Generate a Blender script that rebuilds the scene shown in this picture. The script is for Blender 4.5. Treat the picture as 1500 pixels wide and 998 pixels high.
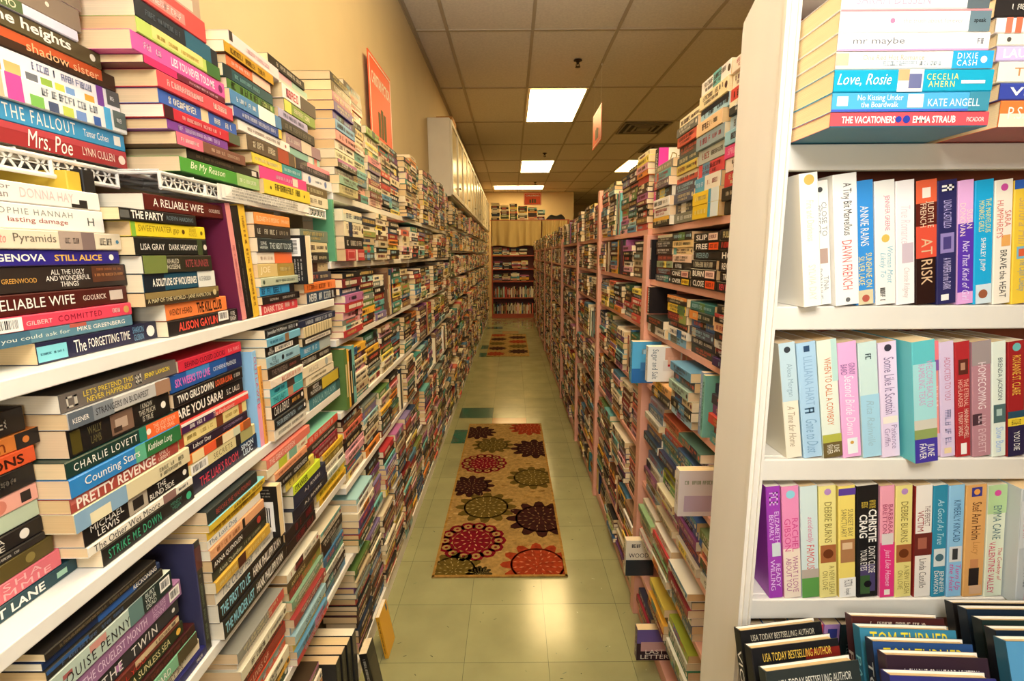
import bpy, math, random
import numpy as np
from mathutils import Vector, Matrix
random.seed(7)
for o in list(bpy.data.objects): bpy.data.objects.remove(o)
SC = bpy.context.scene
COL = SC.collection
PI = math.pi

# ------------------------------------------------------------------ camera
F_PX, CAM_H = 730.0, 1.457
PITCH = math.atan(126 / F_PX)
ROLL = math.radians(0.4)
cd = bpy.data.cameras.new('camera'); cam = bpy.data.objects.new('camera', cd); COL.objects.link(cam)
cd.sensor_fit = 'HORIZONTAL'; cd.sensor_width = 36.0; cd.lens = F_PX * 36.0 / 1500.0
cd.clip_start = 0.02; cd.clip_end = 100
cd.shift_y = 0.0
cam.matrix_world = Matrix.Translation((0, 0, CAM_H)) @ Matrix.Rotation(PI / 2 - PITCH, 4, 'X') @ Matrix.Rotation(-ROLL, 4, 'Z')
SC.camera = cam
SC.view_settings.view_transform = 'Standard'
SC.view_settings.look = 'None'
SC.view_settings.exposure = 0.18
SC.view_settings.gamma = 1.0
SC.view_settings.use_curve_mapping = False

# ------------------------------------------------------------------ world and large lights
W = bpy.data.worlds.new('World'); SC.world = W; W.use_nodes = True
W.node_tree.nodes['Background'].inputs[0].default_value = (1.0, 0.86, 0.66, 1)
W.node_tree.nodes['Background'].inputs[1].default_value = 0.05

def area_light(name, loc, rot, sx, sy, power, col):
    l = bpy.data.lights.new(name, 'AREA'); l.shape = 'RECTANGLE'; l.size = sx; l.size_y = sy
    l.energy = power; l.color = col
    o = bpy.data.objects.new(name, l); COL.objects.link(o); o.location = loc; o.rotation_euler = rot
    return o
FLASH = (1.0, 0.975, 0.92)
WARM = (1.0, 0.76, 0.42)
# the photographer's flash, bounced off the ceiling just above and behind the camera
area_light('bounced_flash', (0.10, -0.20, 2.05), (math.radians(48), 0, 0), 0.5, 0.4, 15, FLASH)
area_light('flash_spill', (0.05, -0.30, 1.50), (math.radians(88), 0, 0), 0.25, 0.2, 4, FLASH)
area_light('flash_head', (0.05, -0.35, 1.85), (math.radians(139), 0, 0), 0.35, 0.35, 72, FLASH).data.spread = math.radians(75)
TROFFER_STRENGTH = 17.0

# ------------------------------------------------------------------ measuring: photo pixel -> place in the room
_cp, _sp, _cr, _sr = math.cos(PITCH), math.sin(PITCH), math.cos(ROLL), math.sin(ROLL)
def ray(x, y):
    u = (x - 750) / F_PX; v = (499 - y) / F_PX
    u, v = _cr * u + _sr * v, -_sr * u + _cr * v
    return Vector((u, _cp + v * _sp, -_sp + v * _cp))
CP = Vector((0, 0, CAM_H))
def onX(x, y, X): d = ray(x, y); return CP + d * (X / d.x)
def onY(x, y, Y): d = ray(x, y); return CP + d * (Y / d.y)
def onZ(x, y, Z): d = ray(x, y); return CP + d * ((Z - CAM_H) / d.z)
def px_of(P):
    q = Vector(P) - CP
    zc = q.y * _cp - q.z * _sp; v = (q.y * _sp + q.z * _cp) / zc; u = q.x / zc
    u, v = _cr * u - _sr * v, _sr * u + _cr * v
    return 750 + F_PX * u, 499 - F_PX * v
def solveY(X, z, px):                 # Y on the plane X at height z that shows at column px
    lo, hi = 0.12, 14.0
    for _ in range(40):
        m = (lo + hi) / 2
        x = px_of((X, m, z))[0]
        if (x < px) == (X < 0): lo = m
        else: hi = m
    return (lo + hi) / 2

# ------------------------------------------------------------------ materials
def lin(c):
    if isinstance(c, str):
        c = c.lstrip('#')
        if len(c) == 3: c = ''.join(k * 2 for k in c)
        c = [int(c[i:i + 2], 16) / 255 for i in (0, 2, 4)]
    return tuple((v / 12.92 if v <= .04045 else ((v + .055) / 1.055) ** 2.4) for v in c) + (1.0,)
MATS = {}
def mat(name, color=None, rough=.5, attr=False, coat=0.0, metal=0.0, emit=None, estr=0.0, spec=.5):
    if name in MATS: return MATS[name]
    m = bpy.data.materials.new(name); m.use_nodes = True
    b = m.node_tree.nodes['Principled BSDF']
    b.inputs['Roughness'].default_value = rough
    b.inputs['Metallic'].default_value = metal
    b.inputs['Coat Weight'].default_value = coat
    b.inputs['Specular IOR Level'].default_value = spec
    if attr:
        a = m.node_tree.nodes.new('ShaderNodeVertexColor'); a.layer_name = 'Col'
        m.node_tree.links.new(a.outputs[0], b.inputs['Base Color'])
    elif color is not None:
        b.inputs['Base Color'].default_value = lin(color)
    if emit is not None:
        b.inputs['Emission Color'].default_value = lin(emit); b.inputs['Emission Strength'].default_value = estr
    MATS[name] = m
    return m
def noisy(m, scale, amount, stretch=(1, 1, 1), rough_bump=0.0, detail=4):
    """multiply the base colour by a soft procedural mottling"""
    nt = m.node_tree; b = nt.nodes['Principled BSDF']
    tc = nt.nodes.new('ShaderNodeTexCoord'); mp = nt.nodes.new('ShaderNodeMapping')
    mp.inputs['Scale'].default_value = stretch
    nz = nt.nodes.new('ShaderNodeTexNoise'); nz.inputs['Scale'].default_value = scale; nz.inputs['Detail'].default_value = detail
    mr = nt.nodes.new('ShaderNodeMapRange'); mr.inputs['From Min'].default_value = .3; mr.inputs['From Max'].default_value = .7
    mr.inputs['To Min'].default_value = 1 - amount; mr.inputs['To Max'].default_value = 1 + amount * .4
    mx = nt.nodes.new('ShaderNodeMix'); mx.data_type = 'RGBA'; mx.blend_type = 'MULTIPLY'; mx.inputs[0].default_value = 1.0
    nt.links.new(tc.outputs['Object'], mp.inputs[0]); nt.links.new(mp.outputs[0], nz.inputs['Vector'])
    nt.links.new(nz.outputs[0], mr.inputs[0])
    src = b.inputs['Base Color']
    if src.is_linked:
        nt.links.new(src.links[0].from_socket, mx.inputs[6])
    else:
        mx.inputs[6].default_value = src.default_value
    nt.links.new(mr.outputs[0], mx.inputs[7])
    nt.links.new(mx.outputs[2], src)
    if rough_bump:
        bp = nt.nodes.new('ShaderNodeBump'); bp.inputs['Strength'].default_value = rough_bump; bp.inputs['Distance'].default_value = .004
        nt.links.new(nz.outputs[0], bp.inputs['Height']); nt.links.new(bp.outputs[0], b.inputs['Normal'])
    return m
M_COVER = mat('printed_cover', rough=.36, attr=True, coat=.08, spec=.3)
M_PAGES = noisy(mat('page_edges', rough=.9, attr=True, spec=.1), 1.0, .16, (6, 1500, 3))
M_STUFF = mat('packed_books', rough=.5, attr=True, spec=.3)
M_WHITE = noisy(mat('white_laminate', 'ebe7de', .4), 14, .05)
M_WALL = noisy(mat('cream_paint', 'cdb98f', .75), 3, .05, rough_bump=.05)
M_PINK = noisy(mat('pink_painted_wood', 'e2a791', .5), 9, .08, (1, 1, .2))
M_ENDCAP = noisy(mat('ivory_painted_wood', 'e2dccf', .42), 11, .05, (1, 1, .25))
M_REDWOOD = noisy(mat('red_brown_wood', '8a4630', .5), 16, .25, (.3, 1, 6))
M_REDPAINT = noisy(mat('red_painted_wood', 'ae5034', .5), 12, .15)
M_WIRE = mat('white_coated_wire', 'dedbd2', .3)
M_FLOOR = None
M_STRING = mat('clear_line', 'd8d2c0', .3)

# ------------------------------------------------------------------ mesh helper
class MB:
    def __init__(s): s.v = []; s.f = []; s.c = []; s.m = []
    def poly(s, pts, col=(.8, .8, .8, 1), m=0):
        n = len(s.v); s.v += [tuple(p) for p in pts]; s.f.append(tuple(range(n, n + len(pts)))); s.c.append(col); s.m.append(m)
    def box(s, a, b, col=(.8, .8, .8, 1), m=0, skip=''):
        x0, y0, z0 = a; x1, y1, z1 = b
        n = len(s.v)
        s.v += [(x0, y0, z0), (x1, y0, z0), (x1, y1, z0), (x0, y1, z0), (x0, y0, z1), (x1, y0, z1), (x1, y1, z1), (x0, y1, z1)]
        fs = dict(b=(0, 3, 2, 1), t=(4, 5, 6, 7), f=(0, 1, 5, 4), k=(3, 7, 6, 2), l=(0, 4, 7, 3), r=(1, 2, 6, 5))
        for k, q in fs.items():
            if k in skip: continue
            s.f.append(tuple(n + i for i in q)); s.c.append(col); s.m.append(m)
    def raw(s, verts, faces, col, m=0):
        n = len(s.v); s.v += [tuple(p) for p in verts]
        for q in faces: s.f.append(tuple(n + i for i in q)); s.c.append(col); s.m.append(m)
    def tube(s, p0, p1, r, col=(.8, .8, .8, 1), n=6, m=0):
        p0 = Vector(p0); p1 = Vector(p1); d = (p1 - p0).normalized()
        a = d.orthogonal().normalized(); b = d.cross(a)
        k = len(s.v)
        for p in (p0, p1):
            for i in range(n):
                t = 2 * PI * i / n; s.v.append(tuple(p + a * (r * math.cos(t)) + b * (r * math.sin(t))))
        for i in range(n):
            j = (i + 1) % n; s.f.append((k + i, k + j, k + n + j, k + n + i)); s.c.append(col); s.m.append(m)
        s.f.append(tuple(k + i for i in reversed(range(n)))); s.c.append(col); s.m.append(m)
        s.f.append(tuple(k + n + i for i in range(n))); s.c.append(col); s.m.append(m)
    def lathe(s, prof, n=16, col=(.8, .8, .8, 1), m=0, at=(0, 0, 0)):
        k = len(s.v)
        for r, z in prof:
            for i in range(n):
                t = 2 * PI * i / n; s.v.append((at[0] + r * math.cos(t), at[1] + r * math.sin(t), at[2] + z))
        for j in range(len(prof) - 1):
            for i in range(n):
                i2 = (i + 1) % n
                s.f.append((k + j * n + i, k + j * n + i2, k + (j + 1) * n + i2, k + (j + 1) * n + i)); s.c.append(col); s.m.append(m)
        s.f.append(tuple(k + i for i in reversed(range(n)))); s.c.append(col); s.m.append(m)
        s.f.append(tuple(k + (len(prof) - 1) * n + i for i in range(n))); s.c.append(col); s.m.append(m)
    def build(s, name, mats, parent=None, loc=None, bevel=0.0):
        me = bpy.data.meshes.new(name); me.from_pydata(s.v, [], s.f)
        if not isinstance(mats, (list, tuple)): mats = [mats]
        for mm in mats: me.materials.append(mm)
        if len(mats) > 1: me.polygons.foreach_set('material_index', s.m)
        ca = me.color_attributes.new('Col', 'FLOAT_COLOR', 'CORNER')
        buf = []
        for q, c in zip(s.f, s.c): buf += list(c) * len(q)
        ca.data.foreach_set('color', buf)
        me.update()
        o = bpy.data.objects.new(name, me); COL.objects.link(o)
        if parent is not None: o.parent = parent
        if loc is not None: o.location = loc
        if bevel:
            md = o.modifiers.new('bevel', 'BEVEL'); md.width = bevel; md.segments = 2; md.limit_method = 'ANGLE'
        return o
def tag(o, label=None, cat=None, group=None, kind=None):
    if label: o['label'] = label
    if cat: o['category'] = cat
    if group: o['group'] = group
    if kind: o['kind'] = kind
    return o
def empty(name, loc=(0, 0, 0)):
    o = bpy.data.objects.new(name, None); o.empty_display_size = .05; COL.objects.link(o); o.location = loc
    return o
def structure(name, mb, mats, bevel=0.0):
    return tag(mb.build(name, mats, bevel=bevel), kind='structure')

# lettering: one reusable text object, read back as mesh
_fc = bpy.data.curves.new('lettering_source', 'FONT'); _fc.resolution_u = 2; _fc.fill_mode = 'FRONT'
_fo = bpy.data.objects.new('lettering_source', _fc)
_tcache = {}
def letters(text, style=''):
    key = (text, style)
    if key in _tcache: return _tcache[key]
    _fc.body = text; _fc.shear = .3 if 'i' in style else 0.0
    _fc.offset = .022 if 'b' in style else 0.0
    _fc.space_character = 1.25 if 'w' in style else 1.0
    _fc.space_line = .85; _fc.align_x = 'CENTER' if '\n' in text else 'LEFT'
    me = _fo.to_mesh()
    vs = [(v.co.x, v.co.y) for v in me.vertices]; fs = [tuple(p.vertices) for p in me.polygons]
    _fo.to_mesh_clear()
    if not vs: _tcache[key] = None; return None
    x0 = min(v[0] for v in vs); x1 = max(v[0] for v in vs); y0 = min(v[1] for v in vs); y1 = max(v[1] for v in vs)
    r = ([((x - x0) / max(x1 - x0, 1e-5), (y - y0) / max(y1 - y0, 1e-5)) for x, y in vs], fs)
    _tcache[key] = r
    return r
def put_text(mb, text, x0, x1, y0, y1, col, z=.0006, style='', m=0):
    r = letters(text, style)
    if r: mb.raw([(x0 + u * (x1 - x0), y0 + v * (y1 - y0), z) for u, v in r[0]], r[1], lin(col), m)
def marks(mb, x0, x1, y0, y1, col, z=.0006, rnd=random):
    """a printed line too small to read"""
    x = x0; h = y1 - y0
    while x < x1 - .002:
        w = min(rnd.uniform(.25, .8) * h, x1 - x)
        if rnd.random() > .16:
            s = h * .17; k = rnd.random(); r_ = x + w * .78
            def bar(a, b, c, d): mb.poly([(a, b, z), (c, b, z), (c, d, z), (a, d, z)], col)
            bar(x, y0, min(x + s, r_), y1)
            if k < .75: bar(x, y1 - s, r_, y1)
            if k > .3: bar(x, y0, r_, y0 + s)
            if k < .5 or k > .85: bar(x, y0 + h * .42, r_, y0 + h * .42 + s)
            if rnd.random() < .5: bar(max(x, r_ - s), y0, r_, y1)
        x += w

# ------------------------------------------------------------------ a book
# local frame: x along the spine (reading direction), y across the thickness, z out of the spine; the book lies in z <= 0
def B(u0, u1, col, v0=0.0, v1=1.0): return ('b', u0, u1, v0, v1, col)
def T(text, u0, u1, col, v0=.25, v1=.75, st=''): return ('t', text, u0, u1, v0, v1, col, st)
def S(u0, u1, col, v0=.35, v1=.65): return ('m', u0, u1, v0, v1, col)
def O(u, col, r=.3): return ('o', u, r, col)
def frame(N_, U_):
    U_ = Vector(U_).normalized(); N_ = Vector(N_).normalized(); V_ = N_.cross(U_)
    return Matrix((U_, V_, N_)).transposed().to_4x4()
PAGE = ['e9cfa0', 'e4c594', 'efdcb8', 'dfbd8a', 'f2e6cc', 'e6c9a0']
def make_book(L, D, Tk, cover, elems=(), top=None, bottom=None, page=None, hard=False, front_elems=(), back_elems=(), rnd=random, name='paperback'):
    """returns the root (at the book's own origin)"""
    c = lin(cover); ct = lin(top) if top else c; cb = lin(bottom) if bottom else c
    e = .0016 if hard else .0006
    e = min(e, Tk * .2)
    root = empty(name)
    mb = MB(); ch = min(.0012, Tk * .12)
    prof = [(e * 0, -D), (0, -ch), (ch, 0), (Tk - ch, 0), (Tk, -ch), (Tk, -D), (Tk - e, -D), (Tk - e, -e - .0004), (e, -e - .0004), (e, -D)]
    cols = [cb, cb, c, ct, ct, lin('e8e2d4'), lin('e8e2d4'), lin('e8e2d4'), lin('e8e2d4'), c]
    n = len(prof)
    vs = [(0, y, z) for y, z in prof] + [(L, y, z) for y, z in prof]
    k = len(mb.v); mb.v += vs
    for i in range(n):
        j = (i + 1) % n
        mb.f.append((k + i, k + n + i, k + n + j, k + j)); mb.c.append(cols[i]); mb.m.append(0)
    for off, rev in ((0, False), (n, True)):
        for quad in ((0, 1, 8, 9), (1, 2, 3, 4), (1, 4, 7, 8), (4, 5, 6, 7)):
            q = [k + off + i for i in quad]
            mb.f.append(tuple(reversed(q)) if rev else tuple(q)); mb.c.append(c); mb.m.append(0)
    def deco(els, w, h, fz, mirror=None):
        zi = .00015
        for el in els:
            zi += .00004
            if el[0] == 'b':
                _, u0, u1, v0, v1, col = el
                mb.poly([fz(u0 * w, v0 * h, zi), fz(u1 * w, v0 * h, zi), fz(u1 * w, v1 * h, zi), fz(u0 * w, v1 * h, zi)], lin(col))
            elif el[0] == 't':
                _, text, u0, u1, v0, v1, col, st = el
                r = letters(text, st)
                if r: mb.raw([fz((u0 + a * (u1 - u0)) * w, (v0 + b_ * (v1 - v0)) * h, zi + .0001) for a, b_ in r[0]], r[1], lin(col))
            elif el[0] == 'tv':                                     # printed sideways, reading downwards
                _, text, u0, u1, v0, v1, col = el
                r = letters(text, '')
                if r: mb.raw([fz((u0 + b_ * (u1 - u0)) * w, (v1 - a * (v1 - v0)) * h, zi + .0001) for a, b_ in r[0]], r[1], lin(col))
            elif el[0] == 'm':
                _, u0, u1, v0, v1, col = el
                t2 = MB(); marks(t2, u0 * w, u1 * w, v0 * h, v1 * h, lin(col), 0, rnd)
                mb.raw([fz(p[0], p[1], zi + .0001) for p in t2.v], t2.f, lin(col))
            elif el[0] == 'o':
                _, u, r_, col = el
                mb.poly([fz(u * w + r_ * h * math.cos(a * PI / 8), h * .5 + r_ * h * math.sin(a * PI / 8), zi + .0001) for a in range(16)], lin(col))
            elif el[0] == 'bar':                                    # a printed bar code
                _, u0, u1, v0, v1 = el
                mb.poly([fz(u0 * w, v0 * h, zi), fz(u1 * w, v0 * h, zi), fz(u1 * w, v1 * h, zi), fz(u0 * w, v1 * h, zi)], lin('f4f1ea'))
                a = u0 + (u1 - u0) * .12
                rr = random.Random(5)
                while a < u1 - (u1 - u0) * .14:
                    bw = rr.choice((.01, .02, .035)) * (u1 - u0)
                    va, vb = v0 + (v1 - v0) * .2, v1 - (v1 - v0) * .15
                    mb.poly([fz(a * w, va * h, zi + .0001), fz((a + bw) * w, va * h, zi + .0001), fz((a + bw) * w, vb * h, zi + .0001), fz(a * w, vb * h, zi + .0001)], lin('1a1a1a'))
                    a += bw + rr.choice((.015, .03)) * (u1 - u0)
    deco(elems, L, Tk, lambda x, y, z: (x, y, z))
    # front cover (the y = Tk side, read with the spine at its left: x runs down the page when the book stands)
    deco(front_elems, D, L, lambda x, y, z: (L - y, Tk + z, -x))
    deco(back_elems, D, L, lambda x, y, z: (L - y, -z, -D + x))
    mb.build('cover', M_COVER, root)
    pg = MB(); p = lin(page or rnd.choice(PAGE)); ins = .003 if hard else .0007
    pg.box((ins, e + .0001, -D + ins + .0006), (L - ins, Tk - e - .0001, -e - .0006), p)
    pg.build('page_block', M_PAGES, root)
    return root
def place(root, M3, loc, lean=0.0):
    root.matrix_world = Matrix.Translation(loc) @ M3 @ Matrix.Rotation(lean, 4, 'Z')
LEFT_FLAT = frame((1, 0, 0), (0, 1, 0)); LEFT_UP = frame((1, 0, 0), (0, 0, -1))
RIGHT_FLAT = frame((-1, 0, 0), (0, -1, 0)); RIGHT_UP = frame((-1, 0, 0), (0, 0, -1))
END_FLAT = frame((0, -1, 0), (1, 0, 0)); END_UP = frame((0, -1, 0), (0, 0, -1))
ORD = ['top', 'second', 'third', 'fourth', 'fifth', 'sixth', 'seventh', 'eighth', 'ninth', 'tenth', 'eleventh', 'twelfth', 'thirteenth', 'fourteenth']
def ord_top(i, n):
    if i == 0: return 'topmost'
    if i == n - 1: return 'lowest'
    return ORD[i] + ' down'
def left_stack(X, base, entries, where, group, limit=None, depth=.128, prev=None, ymax=9.0):
    """entries top to bottom: (right px, y top, y bottom, left px or None, cover, words, elements, [opts])"""
    zs = []
    for en in entries:
        a = onX(en[0], en[1], X); b = onX(en[0], en[2], X); zs.append((a.z, b.z))
    th = [max(.008, a - b) for a, b in zs]
    span = zs[0][0] - base
    k = (span - .0005 * len(th)) / sum(th)
    k = min(max(k, .75), 1.25)
    if limit is not None: k = min(k, (limit - base - .0006 * len(th)) / sum(th))
    th = [t * k for t in th]
    z = base + .0004; out = []
    n = len(entries)
    for i in range(n - 1, -1, -1):
        en = entries[i]; t = th[i]
        yr = min(solveY(X, z + t / 2, en[0]), ymax)
        yl = solveY(X, z + t / 2, en[3]) if en[3] else yr - random.uniform(.196, .208)
        opts = en[7] if len(en) > 7 else {}
        yr = min(yr, opts.get('ymax', 9))
        for (pl, pr, pz0, pz1) in (prev or []):
            if pz1 > z + .0002 and pz0 < z + t - .0002 and yl < pr + .0012 and yr > pl: 
                if yl < pr + .0012: yl = pr + .0012
        lm = opts.get('Lmin', .165)
        if yr - yl < lm: yr = yl + lm
        L = yr - yl
        D = opts.get('D', depth + random.uniform(-.004, .003))
        r = make_book(L, D, t, en[4], en[6], top=opts.get('top'), bottom=opts.get('bottom'), page=opts.get('page'))
        place(r, LEFT_FLAT, (X + opts.get('dx', random.uniform(-.004, .003)), yl, z))
        tag(r, '%s, %s in %s' % (en[5], ord_top(i, n), where), 'book', group)
        out.append((yl, yr, z, z + t)); z += t + .0005
    return out

# ================================================================== the room
XL_WALL, Z_CEIL, Y_BACK, Y_FRONT, XR_WALL = -0.69, 3.04, 13.3, -2.6, 5.2
TX, TY = -0.486, 1.581; TS = 0.3048
M_TILE = mat('vinyl_tile', rough=.16, attr=True, spec=.5)
noisy(M_TILE, 5, .16, (1, 1, 1), detail=8)
def floor():
    mb = MB()
    special = {}
    def mark(px, py, c):
        p = onZ(px, py, 0); special[(math.floor((p.x - TX) / TS), math.floor((p.y - TY) / TS))] = c
    for q in ((699, 606), (676, 640), (714, 506.5), (711, 517), (722, 480), (734, 480)): mark(*q, '2c5c4a')
    for q in ((740, 617), (752, 617), (745, 487)): mark(*q, 'b58f5f')
    rnd = random.Random(3)
    i0 = math.floor((XL_WALL - TX) / TS); i1 = math.ceil((XR_WALL - TX) / TS)
    j0 = math.floor((Y_FRONT - TY) / TS); j1 = math.ceil((17 - TY) / TS)
    g = .0006
    for i in range(i0, i1):
        for j in range(j0, j1):
            x0 = TX + i * TS; y0 = TY + j * TS
            c = lin(special.get((i, j), '9c9a6e')); k = rnd.uniform(.94, 1.04)
            c = (c[0] * k, c[1] * k, c[2] * k, 1)
            mb.box((max(x0 + g, XL_WALL), y0 + g, -.004), (x0 + TS - g, y0 + TS - g, 0), c, skip='bfklr')
            if abs(x0) < 1.2 and y0 < 6 and y0 > .6:                 # worn dark and pale flecks in the tile
                for _ in range(rnd.randint(3, 7)):
                    a = x0 + rnd.uniform(.02, .28); b = y0 + rnd.uniform(.02, .28); t = rnd.uniform(0, PI); l = rnd.uniform(.002, .011); w = rnd.uniform(.0008, .0018)
                    cc = lin(rnd.choice(['3d4636', '4a523e', '6d7758', 'c9c7a2', '59624a', '757f63']))
                    dx, dy = math.cos(t), math.sin(t)
                    mb.poly([(a - dx * l - dy * w, b - dy * l + dx * w, .0004), (a + dx * l * .4 - dy * w, b + dy * l * .4 + dx * w * .6, .0004), (a + dx * l + dy * w * .5, b + dy * l - dx * w, .0004), (a - dx * l * .6 + dy * w, b - dy * l * .6 - dx * w, .0004)], cc)
    seam = lin('62664a')
    for i in range(i0, i1 + 1):
        x = TX + i * TS; mb.poly([(x - .0008, Y_FRONT, .0003), (x + .0008, Y_FRONT, .0003), (x + .0008, 17, .0003), (x - .0008, 17, .0003)], seam)
    for j in range(j0, j1 + 1):
        y = TY + j * TS; mb.poly([(XL_WALL, y - .0008, .00032), (XR_WALL, y - .0008, .00032), (XR_WALL, y + .0008, .00032), (XL_WALL, y + .0008, .00032)], seam)
    mb.box((XL_WALL - .1, Y_FRONT, -.08), (XR_WALL + .1, 17, -.003), lin('2f3526'))
    structure('floor', mb, M_TILE)
floor()
M_CEILTILE = noisy(mat('ceiling_tile', 'd2c6b2', .95, spec=.1), 60, .10, rough_bump=.15)
M_TBAR = mat('ceiling_grid', 'a8977c', .6)
CX0, CXS, CY0, CYS = -0.448, 0.6115, 3.90, 1.258
cxs = [CX0 + CXS * i for i in range(0, 9)]; cys = [CY0 + CYS * j for j in range(-5, 11)]
LIGHT_CELLS = [(1, 1), (1, 4), (4, 2), (3, 4), (1, -2), (5, -1)]         # (column, row) of the lamps set in the grid
def ceiling():
    mb = MB()
    xs = [XL_WALL] + cxs + [XR_WALL]; ys = [Y_FRONT] + [y for y in cys if y > Y_FRONT] + [17.0]
    for i in range(len(xs) - 1):
        for a, b in zip(ys[:-1], ys[1:]):
            mb.box((xs[i], a, Z_CEIL + .006), (xs[i + 1], b, Z_CEIL + .03), m=0)
    for x in xs: mb.box((x - .012, Y_FRONT, Z_CEIL), (x + .012, 17, Z_CEIL + .012), m=1)
    for y in ys: mb.box((XL_WALL, y - .012, Z_CEIL - .0005), (XR_WALL, y + .012, Z_CEIL + .012), m=1)
    structure('ceiling', mb, [M_CEILTILE, M_TBAR])
ceiling()
def wall(name, a, b):
    mb = MB(); mb.box(a, b); structure(name, mb, M_WALL)
wall('wall_left', (XL_WALL - .1, Y_FRONT, 0), (XL_WALL, Y_BACK, Z_CEIL))
wall('wall_back', (XL_WALL - .1, Y_BACK, 0), (1.62, Y_BACK + .1, Z_CEIL))
wall('wall_far', (1.62, 16.9, 0), (XR_WALL, 17, Z_CEIL))
wall('wall_return', (1.52, Y_BACK + .1, 0), (1.62, 17, Z_CEIL))
wall('wall_right', (XR_WALL, Y_FRONT, 0), (XR_WALL + .1, 17, Z_CEIL))
wall('wall_front', (XL_WALL - .1, Y_FRONT - .1, 0), (XR_WALL + .1, Y_FRONT, Z_CEIL))
# trim strip where the ceiling meets the left wall
mb = MB(); mb.box((XL_WALL, Y_FRONT, Z_CEIL - .028), (XL_WALL + .006, Y_BACK, Z_CEIL - .001)); mb.box((XL_WALL + .006, Y_FRONT, Z_CEIL - .004), (XL_WALL + .022, Y_BACK, Z_CEIL - .001))
structure('trim_1', mb, M_TBAR)

# ceiling lights
M_DIFF = mat('lamp_diffuser', 'ffffff', .5, emit='ffdb98', estr=TROFFER_STRENGTH)
M_LFRAME = mat('lamp_frame', 'd8cdb4', .5)
def ceiling_light(x0, y0, x1, y1, label):
    cx, cy = (x0 + x1) / 2, (y0 + y1) / 2
    r = empty('ceiling_light', (cx, cy, Z_CEIL)); hx, hy = (x1 - x0) / 2, (y1 - y0) / 2
    f = MB(); w = .018
    for a, b in (((-hx, -hy, -.004), (hx, -hy + w, -.001)), ((-hx, hy - w, -.004), (hx, hy, -.001)), ((-hx, -hy + w, -.004), (-hx + w, hy - w, -.001)), ((hx - w, -hy + w, -.004), (hx, hy - w, -.001))): f.box(a, b)
    f.build('frame', M_LFRAME, r)
    d = MB(); d.box((-hx + w, -hy + w, -.0035), (hx - w, hy - w, -.0012)); d.build('diffuser', M_DIFF, r)
    tag(r, label, 'ceiling light', 'fluorescent ceiling lights')
def cell(i, j): return CX0 + CXS * i + .014, CY0 + CYS * j + .014, CX0 + CXS * (i + 1) - .014, CY0 + CYS * (j + 1) - .014
ceiling_light(*cell(1, 1), 'large bright ceiling light panel nearest above the long rug')
ceiling_light(*cell(1, 4), 'middle ceiling light panel halfway down the aisle')
ceiling_light(-.41, 12.1, .79, 12.72, 'wide crosswise ceiling light panel in front of the back wall')
ceiling_light(*cell(4, 4), 'ceiling light panel partly hidden behind the books on the right')
ceiling_light(*cell(1, -2), 'ceiling light panel above the camera end of the aisle')
ceiling_light(*cell(5, -1), 'ceiling light panel over the room beyond the right bookcase')
# air vents
M_VENT = mat('vent_metal', '8d7f66', .5); M_VDARK = mat('vent_dark', '3a3226', .8)
def vent(i, j, label):
    x0, y0, x1, y1 = cell(i, j); y1 = y0 + .62
    r = empty('ceiling_vent', ((x0 + x1) / 2, (y0 + y1) / 2, Z_CEIL)); h = .29
    b = MB(); b.box((-h, -h, -.003), (h, h, -.001)); b.build('backing', M_VDARK, r)
    for k, s in enumerate((.29, .21, .13)):
        f = MB(); w = .026; z0, z1 = -.012 - .002 * k, -.0035
        for a, c in (((-s, -s), (s, -s + w)), ((-s, s - w), (s, s)), ((-s, -s + w), (-s + w, s - w)), ((s - w, -s + w), (s, s - w))):
            f.box((a[0], a[1], z0), (c[0], c[1], z1))
        f.build('louver', M_VENT, r)
    f = MB(); f.box((-.075, -.075, -.02), (.075, .075, -.0035)); f.build('centre_plate', M_VENT, r)
    tag(r, label, 'air vent', 'square ceiling vents')
vent(3, 2, 'square ceiling air vent to the right of the hanging orange sign')
vent(4, 3, 'dark ceiling air vent just above the books on the right row')
# sprinkler heads
M_SPR = mat('dark_brass', '3b2f20', .4, metal=.7)
def sprinkler(px, py, label):
    p = onZ(px, py, Z_CEIL)
    r = empty('sprinkler_head', (p.x, p.y, Z_CEIL))
    m = MB(); m.lathe([(.034, -.0005), (.036, -.006), (.018, -.012), (.012, -.02)], 18); m.build('escutcheon', M_SPR, r)
    m = MB(); m.lathe([(.009, -.0195), (.009, -.03), (.006, -.034)], 12)
    m.tube((.012, 0, -.028), (.016, 0, -.042), .0025); m.tube((-.012, 0, -.028), (-.016, 0, -.042), .0025); m.tube((.016, 0, -.042), (0, 0, -.052), .0025); m.tube((-.016, 0, -.042), (0, 0, -.052), .0025)
    m.build('frame', M_SPR, r)
    m = MB(); m.lathe([(.022, -.053), (.022, -.0555), (.006, -.0565)], 16); m.build('deflector', M_SPR, r)
    tag(r, label, 'sprinkler', 'ceiling sprinkler heads')
sprinkler(846.5, 88, 'dark sprinkler head on the ceiling above the nearest light panel')
sprinkler(798, 224.5, 'small sprinkler head above the middle ceiling light')
sprinkler(784, 267, 'tiny sprinkler head close to the wide back ceiling light')

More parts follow.
